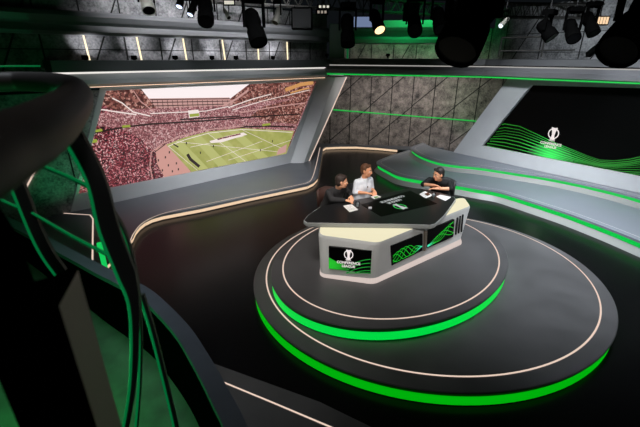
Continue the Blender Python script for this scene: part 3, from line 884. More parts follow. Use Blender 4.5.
M_WATER = mat('water', (206, 212, 216), 0.15)
def tumbler(px_, py_, label):
    c = at(px_, py_, ZT)
    t = thing('tumbler', label, 'glass', (c.x, c.y, ZT + 0.001), 'water glasses on the desk')
    MB().lathe([(0.030, 0), (0.037, 0.10), (0.034, 0.10), (0.028, 0.008), (0.0005, 0.008)], Matrix.Translation((c.x, c.y, ZT + 0.001)), 20).build('glass_wall', M_GLASS, t)
    MB().lathe([(0.0005, 0.010), (0.027, 0.010), (0.031, 0.065), (0.0005, 0.065)], Matrix.Translation((c.x, c.y, ZT + 0.001)), 20).build('water', M_WATER, t)
tumbler(357.4, 207, 'water glass beside the left script page, by the dark-clad man')
tumbler(433.2, 197.6, 'water glass between the two script pages at the right')
c = at(370, 209, ZT)
pk = MB().prism(round_poly([(c.x - 0.03, c.y - 0.025), (c.x + 0.03, c.y - 0.025), (c.x + 0.03, c.y + 0.025), (c.x - 0.03, c.y + 0.025)], 0.012), ZT + 0.007, ZT + 0.035).build('clicker', mat('pale_plastic', (190, 192, 196), 0.4), None, loc=(c.x, c.y, ZT + 0.007))
tag(pk, 'small pale box on the left corner of the desk display', 'clicker')

# ------------------------------------------------------------------ people
M_SKIN = mat('skin', (222, 162, 128), 0.55, 0, 0.4, 0.05, 9)
M_SKIN2 = mat('skin_tanned', (226, 160, 122), 0.55, 0, 0.4, 0.05, 9)
M_EYE = mat('eye_white', (228, 224, 218), 0.3)
M_IRIS = mat('eye_dark', (30, 20, 16), 0.3)
M_LIPS = mat('lips', (164, 92, 82), 0.5)
M_SHOE = mat('black_leather', (20, 18, 17), 0.35)
def remesh(mb, name, m, parent, voxel=0.008, smooth=3):
    o = mb.build(name, m, parent)
    md = o.modifiers.new('r', 'REMESH'); md.mode = 'VOXEL'; md.voxel_size = voxel; md.use_smooth_shade = True
    if smooth:
        ms = o.modifiers.new('s', 'SMOOTH'); ms.iterations = smooth; ms.factor = 0.5
    dg = bpy.context.evaluated_depsgraph_get(); dg.update()
    me = bpy.data.meshes.new_from_object(o.evaluated_get(dg))
    o.modifiers.clear(); old = o.data; o.data = me; me.name = name
    bpy.data.meshes.remove(old)
    me.polygons.foreach_set('use_smooth', [True] * len(me.polygons))
    return o

HS = 1.08
class HB(MB):
    def ball(s, c, r, *a, **k):
        if not getattr(s, 'raw', False):
            r = tuple(x * HS for x in r) if hasattr(r, '__len__') else r * HS
        return MB.ball(s, c, r, *a, **k)
    def cap(s, a, ra, b, rb, n=12):
        s.raw = True; MB.cap(s, a, ra * HS, b, rb * HS, n); s.raw = False
        return s
def person(name, label, base, yaw, pose, look):
    """base: floor point under the pelvis; yaw: facing direction (degrees, 0=+X); pose in local (forward, left, up)"""
    t = thing(name, label, 'person', base)
    fw = V((math.cos(math.radians(yaw)), math.sin(math.radians(yaw)), 0)); lf = V((-fw.y, fw.x, 0)); B = V(base)
    def W(p): return B + fw * p[0] + lf * p[1] + V((0, 0, p[2]))
    J = {k: W(v) for k, v in pose['J'].items()}
    skin = pose.get('skin', M_SKIN)
    head = J['head']; neck = J['neck']
    # head frame: looks along `look`
    hf = V((math.cos(math.radians(look[0])) * math.cos(math.radians(look[1])), math.sin(math.radians(look[0])) * math.cos(math.radians(look[1])), math.sin(math.radians(look[1])))).normalized()
    hl = V((0, 0, 1)).cross(hf).normalized(); hu = hf.cross(hl)
    HR = Matrix((hf, hl, hu)).transposed()
    def H(a, b, c): return head + HR @ V((a * HS, b * HS, c * HS))
    mb = HB()
    # head, jaw, face
    mb.ball(H(-0.012, 0, 0.025), (0.098, 0.076, 0.098), HR, 20, 14)
    mb.ball(H(0.022, 0, -0.035), (0.068, 0.060, 0.080), HR, 16, 10)
    mb.ball(H(0.052, 0, -0.088), (0.026, 0.030, 0.022), HR)
    mb.cap(H(0.082, 0, 0.02), 0.011, H(0.100, 0, -0.022), 0.015)
    for s in (1, -1):
        mb.ball(H(0.090, s * 0.012, -0.024), (0.010, 0.009, 0.008), HR, 8, 6)
        mb.ball(H(0.068, s * 0.034, 0.026), (0.02, 0.026, 0.010), HR, 8, 6)       # brow
        mb.ball(H(0.056, s * 0.046, -0.018), (0.024, 0.020, 0.020), HR, 8, 6)     # cheek
        mb.ball(H(-0.012, s * 0.080, -0.006), (0.020, 0.011, 0.032), HR, 10, 8)   # ear
    mb.ball(H(0.082, 0, -0.054), (0.012, 0.024, 0.012), HR, 10, 6)
    mb.cap(H(-0.02, 0, -0.06), 0.055, neck, 0.060)
    # trunk and limbs
    mb_h = mb; mb = MB(); mb.v, mb.f, mb.m, mb.sm = mb_h.v, mb_h.f, mb_h.m, mb_h.sm
    chest, pel = J['chest'], J['pelvis']
    def trunk(m, g):
        L, R_ = J['sho_l'], J['sho_r']
        m.cap(L.lerp(R_, 0.16) - V((0, 0, .02)), 0.075 + g, R_.lerp(L, 0.16) - V((0, 0, .02)), 0.075 + g)
        for s in (-1, 1):
            d = (L - R_).normalized() * 0.075 * s
            m.cap(chest + d, 0.118 + g, pel.lerp(chest, 0.35) + d, 0.105 + g)
            m.cap(pel.lerp(chest, 0.35) + d, 0.105 + g, pel + d, 0.12 + g)
        m.cap(chest, 0.12 + g, neck - V((0, 0, 0.05)), 0.06 + g)
    trunk(mb, 0)
    for s in ('l', 'r'):
        sh, el, wr = J['sho_' + s], J['elb_' + s], J['wri_' + s]
        mb.cap(sh, 0.052, el, 0.041); mb.cap(el, 0.042, wr, 0.027)
        hip, kn, an = J['hip_' + s], J['kne_' + s], J['ank_' + s]
        mb.cap(hip, 0.088, kn, 0.058); mb.cap(kn, 0.056, an, 0.038)
        # hand: palm, four fingers with two bends, thumb at the side of the palm
        fd = W(pose['hand_' + s][0]) - W((0, 0, 0)); fd.normalize()          # finger direction
        pn = W(pose['hand_' + s][1]) - W((0, 0, 0)); pn = (pn - fd * pn.dot(fd)).normalized()   # palm normal (palm faces this way)
        sd = fd.cross(pn)
        thumb_side = pose['hand_' + s][2]
        R3 = Matrix((fd, sd, pn)).transposed()
        pc = wr + fd * 0.050
        mb.ball(pc, (0.052, 0.040, 0.017), R3, 12, 8)
        mb.cap(wr, 0.026, wr + fd * 0.02, 0.022)
        for k, ln in enumerate((0.070, 0.080, 0.074, 0.058)):
            off = (0.030 - 0.020 * k) * thumb_side
            b0 = wr + fd * 0.086 + sd * off
            b1 = b0 + (fd + pn * 0.25).normalized() * ln * 0.48
            b2 = b1 + (fd + pn * 0.75).normalized() * ln * 0.34
            b3 = b2 + (fd * 0.8 + pn * 0.9).normalized() * ln * 0.26
            mb.cap(b0 - fd * 0.03, 0.010, b1, 0.0090, 8); mb.cap(b1, 0.0090, b2, 0.0082, 8); mb.cap(b2, 0.0082, b3, 0.0072, 8)
        t0 = wr + fd * 0.028 + sd * 0.028 * thumb_side
        t1 = t0 + (fd * 0.7 + sd * 0.75 * thumb_side + pn * 0.2).normalized() * 0.042
        t2 = t1 + (fd + sd * 0.25 * thumb_side + pn * 0.3).normalized() * 0.032
        mb.cap(t0, 0.014, t1, 0.0110, 8); mb.cap(t1, 0.0110, t2, 0.0088, 8)
        mb.cap(an, 0.04, an + fw * 0.1 - V((0, 0, 0.04)), 0.03)
    body = remesh(mb, 'body', skin, t, 0.0058, 2)
    # eyes, mouth
    lm = HB()
    for s in (1, -1):
        em = HB(); im = HB()
        em.ball(H(0.0745, s * 0.032, 0.006), (0.012, 0.014, 0.0095), HR, 10, 8)
        im.ball(H(0.0840, s * 0.032, 0.006), (0.0045, 0.0065, 0.0065), HR, 8, 6)
        im.build('iris', M_IRIS, em.build('eye', M_EYE, t))
    lm.ball(H(0.0905, 0, -0.052), (0.0075, 0.024, 0.0045), HR, 12, 6); lm.ball(H(0.0885, 0, -0.060), (0.0075, 0.020, 0.0048), HR, 12, 6)
    lm.build('mouth', M_LIPS, t)
    hm = mat(*pose['hair'])
    for s in (1, -1): HB().cap(H(0.087, s * 0.018, 0.031), 0.0055, H(0.078, s * 0.050, 0.032), 0.0045, 8).build('eyebrow', hm, t)
    # hair
    h = HB()
    hv = pose.get('hairvol', 1.0)
    h.ball(H(-0.030, 0, 0.050), (0.094 * hv, 0.081 * hv, 0.086 * hv), HR, 18, 12)
    h.ball(H(-0.050, 0, 0.0), (0.066 * hv, 0.076 * hv, 0.085 * hv), HR, 16, 10)
    for k in range(9):
        a = -0.06 + 0.015 * k
        h.ball(H(0.046 - 0.25 * abs(a) + 0.006 * math.sin(k * 2.3), a, 0.094 + 0.006 * math.cos(k * 1.7)), (0.026, 0.016, 0.020), HR, 8, 6)
    for s in (1, -1): h.ball(H(-0.002, s * 0.070, 0.035), (0.020, 0.012, 0.030), HR, 8, 6)
    remesh(h, 'hair', hm, t, 0.006, 1)
    # shirt
    s_ = MB(); trunk(s_, 0.016)
    for s in ('l', 'r'):
        sh, el, wr = J['sho_' + s], J['elb_' + s], J['wri_' + s]
        s_.cap(sh, 0.068, el, 0.055)
        if pose['sleeve'] > 0:
            s_.cap(el, 0.055, el.lerp(wr, pose['sleeve']), 0.042)
    shirt = remesh(s_, 'shirt', pose['shirt'], t, 0.009, 4)
    # collar: two leaves and a placket line
    c = MB()
    nd = (neck - chest).normalized(); cf = (W((1, 0, 0)) - W((0, 0, 0)))
    cf = (cf - nd * cf.dot(nd)).normalized(); cl_ = nd.cross(cf)
    ctr = neck - nd * 0.035
    ring0 = []; ring1 = []
    for k in range(17):
        a = math.radians(28 + k * 19)
        ring0.append(ctr + (cf * math.cos(a) + cl_ * math.sin(a)) * 0.078 - nd * 0.012 - nd * 0.02 * math.cos(a))
        ring1.append(ctr + (cf * math.cos(a) + cl_ * math.sin(a)) * 0.068 + nd * (0.028 - 0.02 * math.cos(a)))
    c.band(ring0, ring1, 0, False, True)
    co = c.build('collar', pose['shirt'], t)
    sd_ = co.modifiers.new('solid', 'SOLIDIFY'); sd_.thickness = 0.008
    if pose.get('mic'):
        mm = MB(); mp = chest + cf * 0.142 + nd * 0.05
        mm.box(mp, (0.016, 0.016, 0.026)); mm.build('lapel_microphone', M_BLACK, t)
    # trousers and shoes
    p_ = MB()
    for s in (-1, 1):
        d = (J['hip_l'] - J['hip_r']).normalized() * 0.075 * s
        p_.cap(pel + d, 0.130, pel.lerp(chest, 0.22) + d, 0.120)
    for s in ('l', 'r'):
        hip, kn, an = J['hip_' + s], J['kne_' + s], J['ank_' + s]
        p_.cap(hip, 0.100, kn, 0.072); p_.cap(kn, 0.070, an + V((0, 0, 0.03)), 0.055)
        sh_ = MB().cap(an - V((0, 0, 0.025)), 0.05, an + fw * 0.14 - V((0, 0, 0.055)), 0.036)
        remesh(sh_, 'shoe', M_SHOE, t, 0.009, 2)
    remesh(p_, 'trousers', pose['trousers'], t, 0.010, 4)
    return t

def seated(lean, drop=0.0):
    """joint set for a seated figure: lean = forward angle of the trunk in degrees"""
    a = math.radians(lean); sn, cs = math.sin(a), math.cos(a)
    P = V((0, 0, 0.56 - drop))
    def up(d, l=0, f=0): return (P.x + sn * d + cs * f, l, P.z + cs * d - sn * f)
    J = dict(pelvis=tuple(P), chest=up(0.36, 0, 0.0), neck=up(0.56, 0, 0.02), sho_l=up(0.47, 0.185), sho_r=up(0.47, -0.185),
             hip_l=(0.02, 0.095, 0.54), hip_r=(0.02, -0.095, 0.54), kne_l=(0.44, 0.13, 0.52), kne_r=(0.44, -0.13, 0.52), ank_l=(0.40, 0.13, 0.095), ank_r=(0.36, -0.13, 0.095))
    n = J['neck']
    J['head'] = (n[0] + sn * 0.10 + 0.045, 0, n[2] + cs * 0.10 + 0.045)
    return J
FZ = 0.44

M_WSHIRT = mat('white_shirt', (222, 226, 234), 0.75, 0, 0.2, 0.05, 14)
M_GSHIRT = mat('charcoal_shirt', (44, 43, 44), 0.8, 0, 0.2, 0.10, 14)
M_BSHIRT = mat('black_shirt', (17, 17, 18), 0.75, 0, 0.25, 0.10, 14)
M_DENIM = mat('dark_trousers', (30, 34, 46), 0.85)
M_BTROU = mat('black_trousers', (18, 18, 20), 0.85)

# man in white: sits at the back edge, looks across to the right
J = seated(5, 0.04)
for k_, s_ in (('sho_l', 1), ('sho_r', -1)): J[k_] = (J[k_][0], 0.165 * s_, J[k_][2])
J.update(elb_l=(0.05, 0.215, 0.79), elb_r=(0.05, -0.215, 0.79), wri_l=(0.28, 0.10, 0.82), wri_r=(0.28, -0.10, 0.82))
person('person', 'person in a white shirt with rolled sleeves, sitting upright behind the desk', (0.86, 7.40, FZ), -58,
       dict(J=J, skin=M_SKIN2, shirt=M_WSHIRT, trousers=M_DENIM, sleeve=0.25, hair=('brown_hair', (92, 58, 36), 0.7), mic=True,
            hand_l=((0.8, -0.55, 0.0), (0, 0, -1), -1), hand_r=((0.8, 0.55, 0.0), (0, 0, -1), 1)), (-28, -4))
# man at left: charcoal, leaning on the desk
J = seated(27, 0.05)
J.update(elb_l=(0.34, 0.25, 0.85), elb_r=(0.36, -0.25, 0.84), wri_l=(0.54, 0.08, 0.87), wri_r=(0.55, -0.09, 0.84))
J['sho_l'] = (J['sho_l'][0], 0.2, J['sho_l'][2]); J['sho_r'] = (J['sho_r'][0], -0.2, J['sho_r'][2])
person('person', 'person in charcoal leaning on the left end of the desk, seen from the side', (0.17, 7.12, FZ), -48,
       dict(J=J, shirt=M_GSHIRT, trousers=M_BTROU, sleeve=0.92, hair=('dark_brown_hair', (46, 32, 26), 0.7), hairvol=1.06,
            hand_l=((0.75, -0.6, -0.1), (0, 0, -1), -1), hand_r=((0.9, 0.4, -0.05), (0, 0, -1), 1)), (0, -6))
# man at right: black shirt, forearms crossed on the desk
J = seated(33, 0.06)
J.update(elb_l=(0.42, 0.29, 0.83), elb_r=(0.42, -0.29, 0.83), wri_l=(0.54, 0.03, 0.828), wri_r=(0.49, -0.04, 0.872))
J['sho_l'] = (J['sho_l'][0], 0.205, J['sho_l'][2]); J['sho_r'] = (J['sho_r'][0], -0.205, J['sho_r'][2])
person('person', 'person in a black shirt with forearms crossed on the right of the desk', (2.64, 7.84, FZ), -122,
       dict(J=J, shirt=M_BSHIRT, trousers=M_BTROU, sleeve=0.12, hair=('black_hair', (26, 19, 17), 0.6), hairvol=1.07,
            hand_l=((0.25, -1, -0.08), (0.2, 0, -1), -1), hand_r=((0.1, 1, 0.02), (0.4, 0, -1), 1)), (-158, -8))

def chair(label, base, yaw, m):
    t = thing('swivel_chair', label, 'chair', base, 'presenter chairs')
    B = V(base); f = V((math.cos(math.radians(yaw)), math.sin(math.radians(yaw)), 0)); l = V((-f.y, f.x, 0)); u = V((0, 0, 1))
    def P(a, b, c): return B + f * a + l * b + u * c
    R = Matrix((f, l, u)).transposed()
    s = MB(); s.box(P(0.02, 0, 0.325), (0.46, 0.46, 0.07), R); s.build('seat', m, t, bevel=0.025)
    b = MB(); r0 = []; r1 = []
    for k in range(9):
        a = math.radians(-50 + k * 12.5)
        r0.append(P(-0.03 - 0.27 * math.cos(a), 0.27 * math.sin(a), 0.46)); r1.append(P(-0.07 - 0.27 * math.cos(a), 0.27 * math.sin(a), 0.84 - 0.04 * abs(k - 4) / 4))
    b.band(r0, r1, 0, False, True)
    bo = b.build('backrest', m, t); sm = bo.modifiers.new('solid', 'SOLIDIFY'); sm.thickness = 0.04
    MB().bar(P(-0.15, 0, 0.31), P(-0.31, 0, 0.52), 0.06, 0.02).build('back_bracket', M_BLACK, t)
    MB().tube([P(0, 0, 0.06), P(0, 0, 0.30)], 0.03, 12).build('column', M_BLACK, t)
    for k in range(5):
        a = 2 * PI * k / 5 + 0.3
        e = P(0.26 * math.cos(a), 0.26 * math.sin(a), 0.055)
        lg = MB().tube([P(0, 0, 0.09), e], [0.024, 0.016], 8).build('leg', M_BLACK, t)
        MB().ball(e - V((0, 0, 0.026)), 0.028, None, 10, 7).build('castor', M_GEAR, lg)
    return t
M_BROWN = mat('brown_leather', (66, 44, 38), 0.5, 0, 0.4, 0.08, 8)
M_CHBLK = mat('charcoal_leather', (30, 30, 32), 0.5, 0, 0.4, 0.08, 8)
chair('brown chair behind the charcoal-clad person at the left of the desk', (0.25, 7.16, FZ), -66, M_BROWN)
chair('dark chair behind the person in the white shirt', (0.86, 7.40, FZ), -58, M_CHBLK)
chair('dark chair behind the person in the black shirt', (2.64, 7.84, FZ), -122, M_CHBLK)

# ------------------------------------------------------------------ ceiling gear
def truss(label, a, b, w, n, cat='truss'):
    a, b = V(a), V(b)
    t = thing('lighting_truss', label, cat, a, 'overhead trusses')
    d = (b - a).normalized(); s = d.cross(V((0, 0, 1))).normalized(); u = s.cross(d)
    cs = []
    for i, j in ((-1, -1), (1, -1), (1, 1), (-1, 1)):
        o = s * (w / 2 * i) + u * (w / 2 * j); cs.append(o)
        MB().tube([a + o, b + o], 0.028, 8).build('chord', M_TRUSS, t)
    mb = MB(); L = (b - a).length
    for k in range(n):
        p = a + d * (L * k / n); q = a + d * (L * (k + 1) / n); m = (p + q) / 2
        for c0, c1 in ((0, 1), (1, 2), (2, 3), (3, 0)):
            mb.tube([p + cs[c0], m + cs[c1]], 0.013, 6); mb.tube([m + cs[c1], q + cs[c0]], 0.013, 6)
    mb.build('bracing', M_TRUSS, t)
    for f in (0.1, 0.5, 0.9):
        p = a + d * L * f
        MB().tube([p + u * w / 2, (p.x, p.y, 6.995)], 0.012, 6).build('hanger_cable', M_BLACK, t)
    return t
ta, tb = at(470, 10, 5.05), at(655, 12.5, 5.05)
truss('long overhead lattice truss across the upper right', ta, tb, 0.36, 22)
tc_, td_ = at(205, -6, 5.35), at(440, 10, 5.35)
truss('overhead lattice truss running back over the middle of the studio', tc_, td_, 0.36, 22)

def housing_prof(L, r):
    return [(0.001, 0), (r * 0.62, 0.0), (r * 0.86, L * 0.10), (r * 0.92, L * 0.34), (r * 0.78, L * 0.50), (r * 0.95, L * 0.62), (r, L * 0.90), (r * 0.97, L), (r * 0.86, L), (r * 0.84, L * 0.97)]
def moving_head(label, p, q, r, lens=None, mbody=None, group='moving head lamps', up=0.0):
    """lamp head from tail point p to lens point q, hung by a yoke from a base box above"""
    p, q = V(p), V(q); d = q - p; L = d.length; d.normalize()
    t = thing('moving_head_lamp', label, 'stage light', p, group)
    rot = d.to_track_quat('Z', 'Y').to_matrix().to_4x4()
    M = Matrix.Translation(p) @ rot
    hd = MB().lathe(housing_prof(L, r), M, 20).build('lamp_head', mbody or M_GEAR, t)
    MB().lathe([(0.001, L * 0.975), (r * 0.84, L * 0.975)], M, 20, cap=False).build('lens', lens or M_GLASSBLACK, hd)
    c = p + d * L * 0.5
    side = d.cross(V((0, 0, 1)))
    side = side.normalized() if side.length > 0.05 else V((1, 0, 0))
    topz = c.z + max(L * 0.62, r * 1.6)
    y = MB()
    for s in (1, -1):
        e = c + side * (r * 1.12 * s)
        y.bar(e, (e.x, e.y, topz), r * 0.42, r * 0.22, up=side)
    y.bar(V((c.x, c.y, topz)) - side * r * 1.2, V((c.x, c.y, topz)) + side * r * 1.2, r * 0.5, r * 0.3)
    y.build('yoke', M_GEAR, t)
    b = MB(); R = Matrix((side, V((0, 0, 1)).cross(side), V((0, 0, 1)))).transposed()
    b.box((c.x, c.y, topz + r * 0.45), (r * 2.0, r * 1.5, r * 0.7), R); b.build('lamp_base', M_GEAR, t, bevel=r * 0.1)
    MB().tube([(c.x, c.y, topz + r * 0.7), (c.x, c.y, 6.995)], 0.016, 8).build('drop_pipe', M_BLACK, t)
    return t
E_LENSW = emit('lens_warm', (255, 214, 150), 2.2)
E_LENSC = emit('lens_cool', (214, 228, 255), 2.0)
M_GREYLAMP = mat('grey_lamp', (120, 118, 110), 0.45, 0.2)
def lampat(label, a, b, Ya, Yb, rpx, lens=None, mb_=None):
    p = aty(a[0], a[1], Ya); q = aty(b[0], b[1], Yb)
    zc = p.y * CT - (p.z - CZ) * ST
    return moving_head(label, p, q, rpx * zc / F, lens, mb_)
lampat('dark lamp hanging low before the third light bar of the left gallery', (250, 12), (259, 43), 9, 8.6, 9)
lampat('tall dark lamp hanging beside the pale gallery pillar', (347, 16), (348, 45), 9, 8.7, 7.2)
lampat('dark lamp with a warm glowing lens left of the round lamp pair', (373, 12), (380, 30.5), 10, 9.6, 6, E_LENSW)
lampat('round dark lamp facing the viewer over the green gallery wall', (414, 18), (415, 31), 10, 9.3, 7)
lampat('dark lamp hanging between the round lamp and the huge black lamp', (437, 10), (441, 30), 10, 9.5, 7)
lampat('huge black lamp hanging in front of the gallery, upper centre right', (487, -12), (456, 52), 4.2, 3.8, 22)
lampat('huge black lamp cut off by the right edge', (668, -12), (617, 52), 4.4, 4.0, 20)
lampat('dark lamp left of the pale stone patch of the right gallery wall', (541, 22), (552, 38), 9, 8.8, 7)
lampat('dark boxy lamp with cool lens before the pale stone patch', (569, 22), (574, 39), 9, 8.6, 6.6)
lampat('dark lamp under the glowing grid panel', (586, 14), (594, 34), 9, 8.7, 6)
lampat('dark round lamp over the second light bar of the left gallery', (205, 1), (206, 22), 9, 8.6, 8)
lampat('dark lamp with bright rim near the upper left, second of the pair', (196, -1), (190, 15), 9, 8.8, 3.6, E_LENSC)
lampat('dark lamp with bright rim near the upper left, first of the pair', (183, -8), (179, 7), 9, 8.8, 3.6, E_LENSC)
lampat('grey tapered lamp in front of the left cornice', (144, -6), (149, 11), 8, 7.8, 6.5, None, M_GREYLAMP)
lampat('slim grey lamp tilted left of the dark gear box', (280, 8), (275, 23), 10, 9.8, 3.6, None, M_GREYLAMP)
lampat('slim pale lamp tilted before the ceiling, left of the low dark lamp', (224, 9), (229, 18), 10, 9.8, 2.2, None, M_GREYLAMP)
lampat('bright slim lamp beside the huge black lamp', (508, 18.5), (500.5, 26), 9.5, 9.3, 2.4, E_LENSC, M_GREYLAMP)
# flat light panels
def panel(label, px_, py_, Y, wpx, hpx, E_, grid=0):
    c = aty(px_, py_, Y); s = Y / (CT * F) * 0.95
    t = thing('ceiling_lamp', label, 'ceiling lamp', c, 'ceiling panel lamps')
    MB().box(c + V((0, 0.04, 0)), (wpx * s + 0.05, 0.06, hpx * s + 0.05)).build('housing', M_GEAR, t)
    MB().tube([c + V((0, 0.04, hpx * s / 2)), (c.x, c.y + 0.04, 6.995)], 0.014, 8).build('drop_pipe', M_BLACK, t)
    if grid:
        for k in range(grid):
            MB().box(c + V(((k - (grid - 1) / 2) * wpx * s / grid, 0, 0)), (wpx * s / grid * 0.6, 0.03, hpx * s)).build('lamp_cell', E_, t)
    else:
        MB().box(c, (wpx * s, 0.03, hpx * s)).build('lamp_cell', E_, t)
    return t
panel('glowing warm grid panel under the right truss', 600, 20.5, 9.6, 15, 5.5, emit('panel_warm', (236, 200, 160), 1.2), 6)
panel('small bright pale panel at the top, left of the middle truss', 229, 2.5, 9.5, 8, 2.5, emit('panel_cool', (214, 210, 196), 1.0))
panel('upper of two bright panels over the left cornice end', 324, 6.6, 10, 10, 1.8, emit('panel_cool', (214, 210, 196), 1.0), 3)
panel('lower of two bright panels over the left cornice end', 322, 12, 10, 9, 2, emit('panel_cool2', (150, 140, 128), 1.0), 3)
panel('bluish monitor glow panel between the tall lamp and the pillar', 363, 22, 12, 16, 8, emit('panel_blue', (120, 136, 170), 0.8))
panel('pale striplight tube panel beside the huge lamp', 470, 20, 9.8, 13, 3.6, emit('panel_grey', (104, 106, 110), 0.9))
panel('pair of tiny bright lights left of the huge lamp', 450, 6, 9, 4, 1.6, emit('panel_white', (220, 224, 255), 1.2), 2)
# dark boxes of gear
def gear_box(label, px_, py_, Y, wpx, hpx, dpt=0.3):
    c = aty(px_, py_, Y); s = Y / (CT * F) * 0.95
    t = thing('loudspeaker', label, 'loudspeaker', c, 'hanging loudspeakers')
    MB().box(c, (wpx * s, dpt, hpx * s)).build('cabinet', M_GEAR, t, bevel=0.02)
    MB().box(c - V((0, dpt / 2 + 0.004, 0)), (wpx * s * 0.86, 0.01, hpx * s * 0.86)).build('grille', M_BLACK, t)
    for s2 in (-1, 1):
        MB().bar(c + V((s2 * wpx * s * 0.35, 0, hpx * s * 0.5)), (c.x + s2 * wpx * s * 0.35, c.y, 6.995), 0.02).build('hanger', M_BLACK, t)
    return t
gear_box('dark boxy loudspeaker over the bend of the left cornice', 302, 19, 9.5, 18, 17)
gear_box('dark loudspeaker above the round dark lamp', 411, 12, 10.5, 12, 14)
gear_box('dark loudspeaker behind the huge lamp at the top', 466, 8, 8.5, 20, 12)
# steel rail on the right gallery
gl_ = thing('gallery_railing', 'grey tubular railing on the dark gallery right of the huge lamp', 'railing', aty(498, 56, 11.8))
ra = [aty(498.5, 57, 11.8), aty(502, 38, 11.8), aty(545, 36.5, 11.2), aty(541, 57, 11.2)]
MB().tube([ra[1], ra[2]], 0.022, 8).build('top_rail', M_TRUSS, gl_)
m0 = [ra[0].lerp(ra[1], 0.33), ra[3].lerp(ra[2], 0.33)]
MB().tube([aty(499.5, 51, 11.8), aty(575, 50, 10.9)], 0.018, 8).build('mid_rail', M_TRUSS, gl_)
for p_, q_ in ((ra[0], ra[1]), (ra[3], ra[2])): MB().tube([p_, q_], 0.022, 8).build('post', M_TRUSS, gl_)
# slanted dark beam over the right stone
bm = MB().bar(aty(588, 55, 10.9), aty(632, 20, 9.6), 0.12)
tag(bm.build('diagonal_beam', M_BLACK), 'black slanted beam crossing the pale stone at the upper right', 'beam')

# ------------------------------------------------------------------ gallery light bars and floor uplights
for i, (x0, y0, x1, y1) in enumerate([(83, 34, 90, 59.5), (136.5, 36.5, 142, 59.5), (182.8, 37.7, 187, 59.5), (222, 38.5, 225.5, 59.5), (257.5, 40, 258.8, 59.5), (286.9, 41, 287.8, 59.5)]):
    P0 = LP(0, 0, -0.62)
    a, b = onpl(x0, y0, P0, NL), onpl(x1, y1, P0, NL)
    o = MB().bar(b - V((0, 0, 0.25)), a, 0.036, 0.03, up=NL)
    ob = o.build('light_bar', emit('bar_warm', (255, 236, 196), 1.3), None, loc=b)
    rank = ['first', 'second', 'third', 'fourth', 'fifth', 'sixth'][i]
    tag(ob, 'leaning warm light bar on the left gallery wall, %s from the left' % rank, 'light bar', 'gallery light bars')
up0 = None
ranks = ['leftmost', 'second', 'third', 'fourth', 'fifth', 'last before the pillar', 'on the green-lit back gallery', 'on the far right gallery']
for i, (x, y) in enumerate([(85, 57.5), (134, 57.5), (175, 57.5), (212, 57.5), (236, 57.5), (273, 57.5), (327, 55)]):
    c = onpl(x, y, LP(0, 0, -0.42), NL)
    if up0 is None:
        up0 = thing('uplight', 'x', 'uplight', c, 'gallery uplights')
        MB().box(c, (0.13, 0.10, 0.10)).build('housing', M_GEAR, up0, bevel=0.015)
        MB().bar(c - V((0, 0, 0.22)), c, 0.05).build('stem', M_GEAR, up0)
        u = up0
    else:
        u = dup(up0, c)
    u['label'] = 'small dark uplight at the foot of the left gallery wall, ' + (['first', 'second', 'third', 'fourth', 'fifth', 'sixth', 'seventh'][i]) + ' from the left'
    c2 = c + V((0, 0, 0.1)) + NL * 0.30
    spot('uplight_beam', c2, c + V((0, 0, 0.42)) - NL * 0.27 + V((0.7317, 0.6816, 0)) * 0.2, 42, (0.93, 0.95, 1.0), 84, 0.05, 1.0)
c = aty(388, 55, 15.0)
u = dup(up0, c, 'small dark uplight on the green-lit back gallery')

# ------------------------------------------------------------------ foreground stair and balcony
HZ = 3.59
rail_px = [(-75, 186), (-35, 168), (-4, 152), (20, 141), (40, 130), (56, 119), (68, 108), (75, 99), (76, 92), (70, 87), (57, 83.5), (38, 82), (20, 81.5), (0, 82), (-30, 83)]
rp_ = smooth_path([at(*p, HZ) for p in rail_px], 6)
br = thing('balcony_railing', 'thick dark curved handrail with leaning green edged posts at the left', 'railing', rp_[12])
MB().tube(rp_, 0.066, 16).build('handrail', M_RAIL, br)
def blade(name, pts, Y0, Y1, w, thick=0.03, green='left', parent=br):
    """flat post through pixel rows; pts = left edge pixels"""
    n = len(pts); L = []; 
    for i, p in enumerate(pts):
        L.append(aty(p[0], p[1], Y0 + (Y1 - Y0) * i / (n - 1)))
    L = smooth_path(L, 5)
    R = []; LB = []; RB = []
    for i, p in enumerate(L):
        t_ = (L[min(i + 1, len(L) - 1)] - L[max(i - 1, 0)]).normalized()
        view = (p - EYE).normalized()
        s = V((1, 0.28, 0)); s = (s - t_ * s.dot(t_)).normalized()
        nn = t_.cross(s).normalized()
        if nn.dot(view) < 0: nn = -nn
        f = i / (len(L) - 1)
        ww = w if not hasattr(w, '__len__') else interp([(k / (len(w) - 1), v) for k, v in enumerate(w)], f)
        R.append(p + s * ww); LB.append(p + nn * thick); RB.append(p + s * ww + nn * thick)
    mb = MB(); mb.band(L, R, 0, False); mb.band(R, RB, 0, False); mb.band(RB, LB, 0, False); mb.band(LB, L, 0, False)
    for e in (0, -1): mb.poly([L[e], R[e], RB[e], LB[e]])
    o = mb.build(name, M_POST, parent)
    g = MB().tube([p - (R[i] - p).normalized() * 0.004 for i, p in enumerate(L)], 0.0065, 8)
    g.build('green_edge_light', E_RAILG, o)
    return o
blade('post', [(64, 137), (87.6, 182), (100, 231), (118, 276), (129, 303), (132, 340), (130, 390), (122, 440)], 1.42, 1.42, [0.062, 0.062, 0.07, 0.07, 0.04, 0.028, 0.025, 0.025])
blade('post', [(4, 170), (12, 188), (30, 232), (43, 257), (56, 275)], 1.75, 1.75, 0.052)
blade('post', [(140, 296), (152, 335), (165, 387), (175, 430), (180, 460)], 1.72, 1.62, 0.02)
blade('post', [(96, 194), (110, 211), (122, 231), (132, 262), (138, 300), (140, 345), (139, 390), (136, 430)], 1.50, 1.50, 0.010)
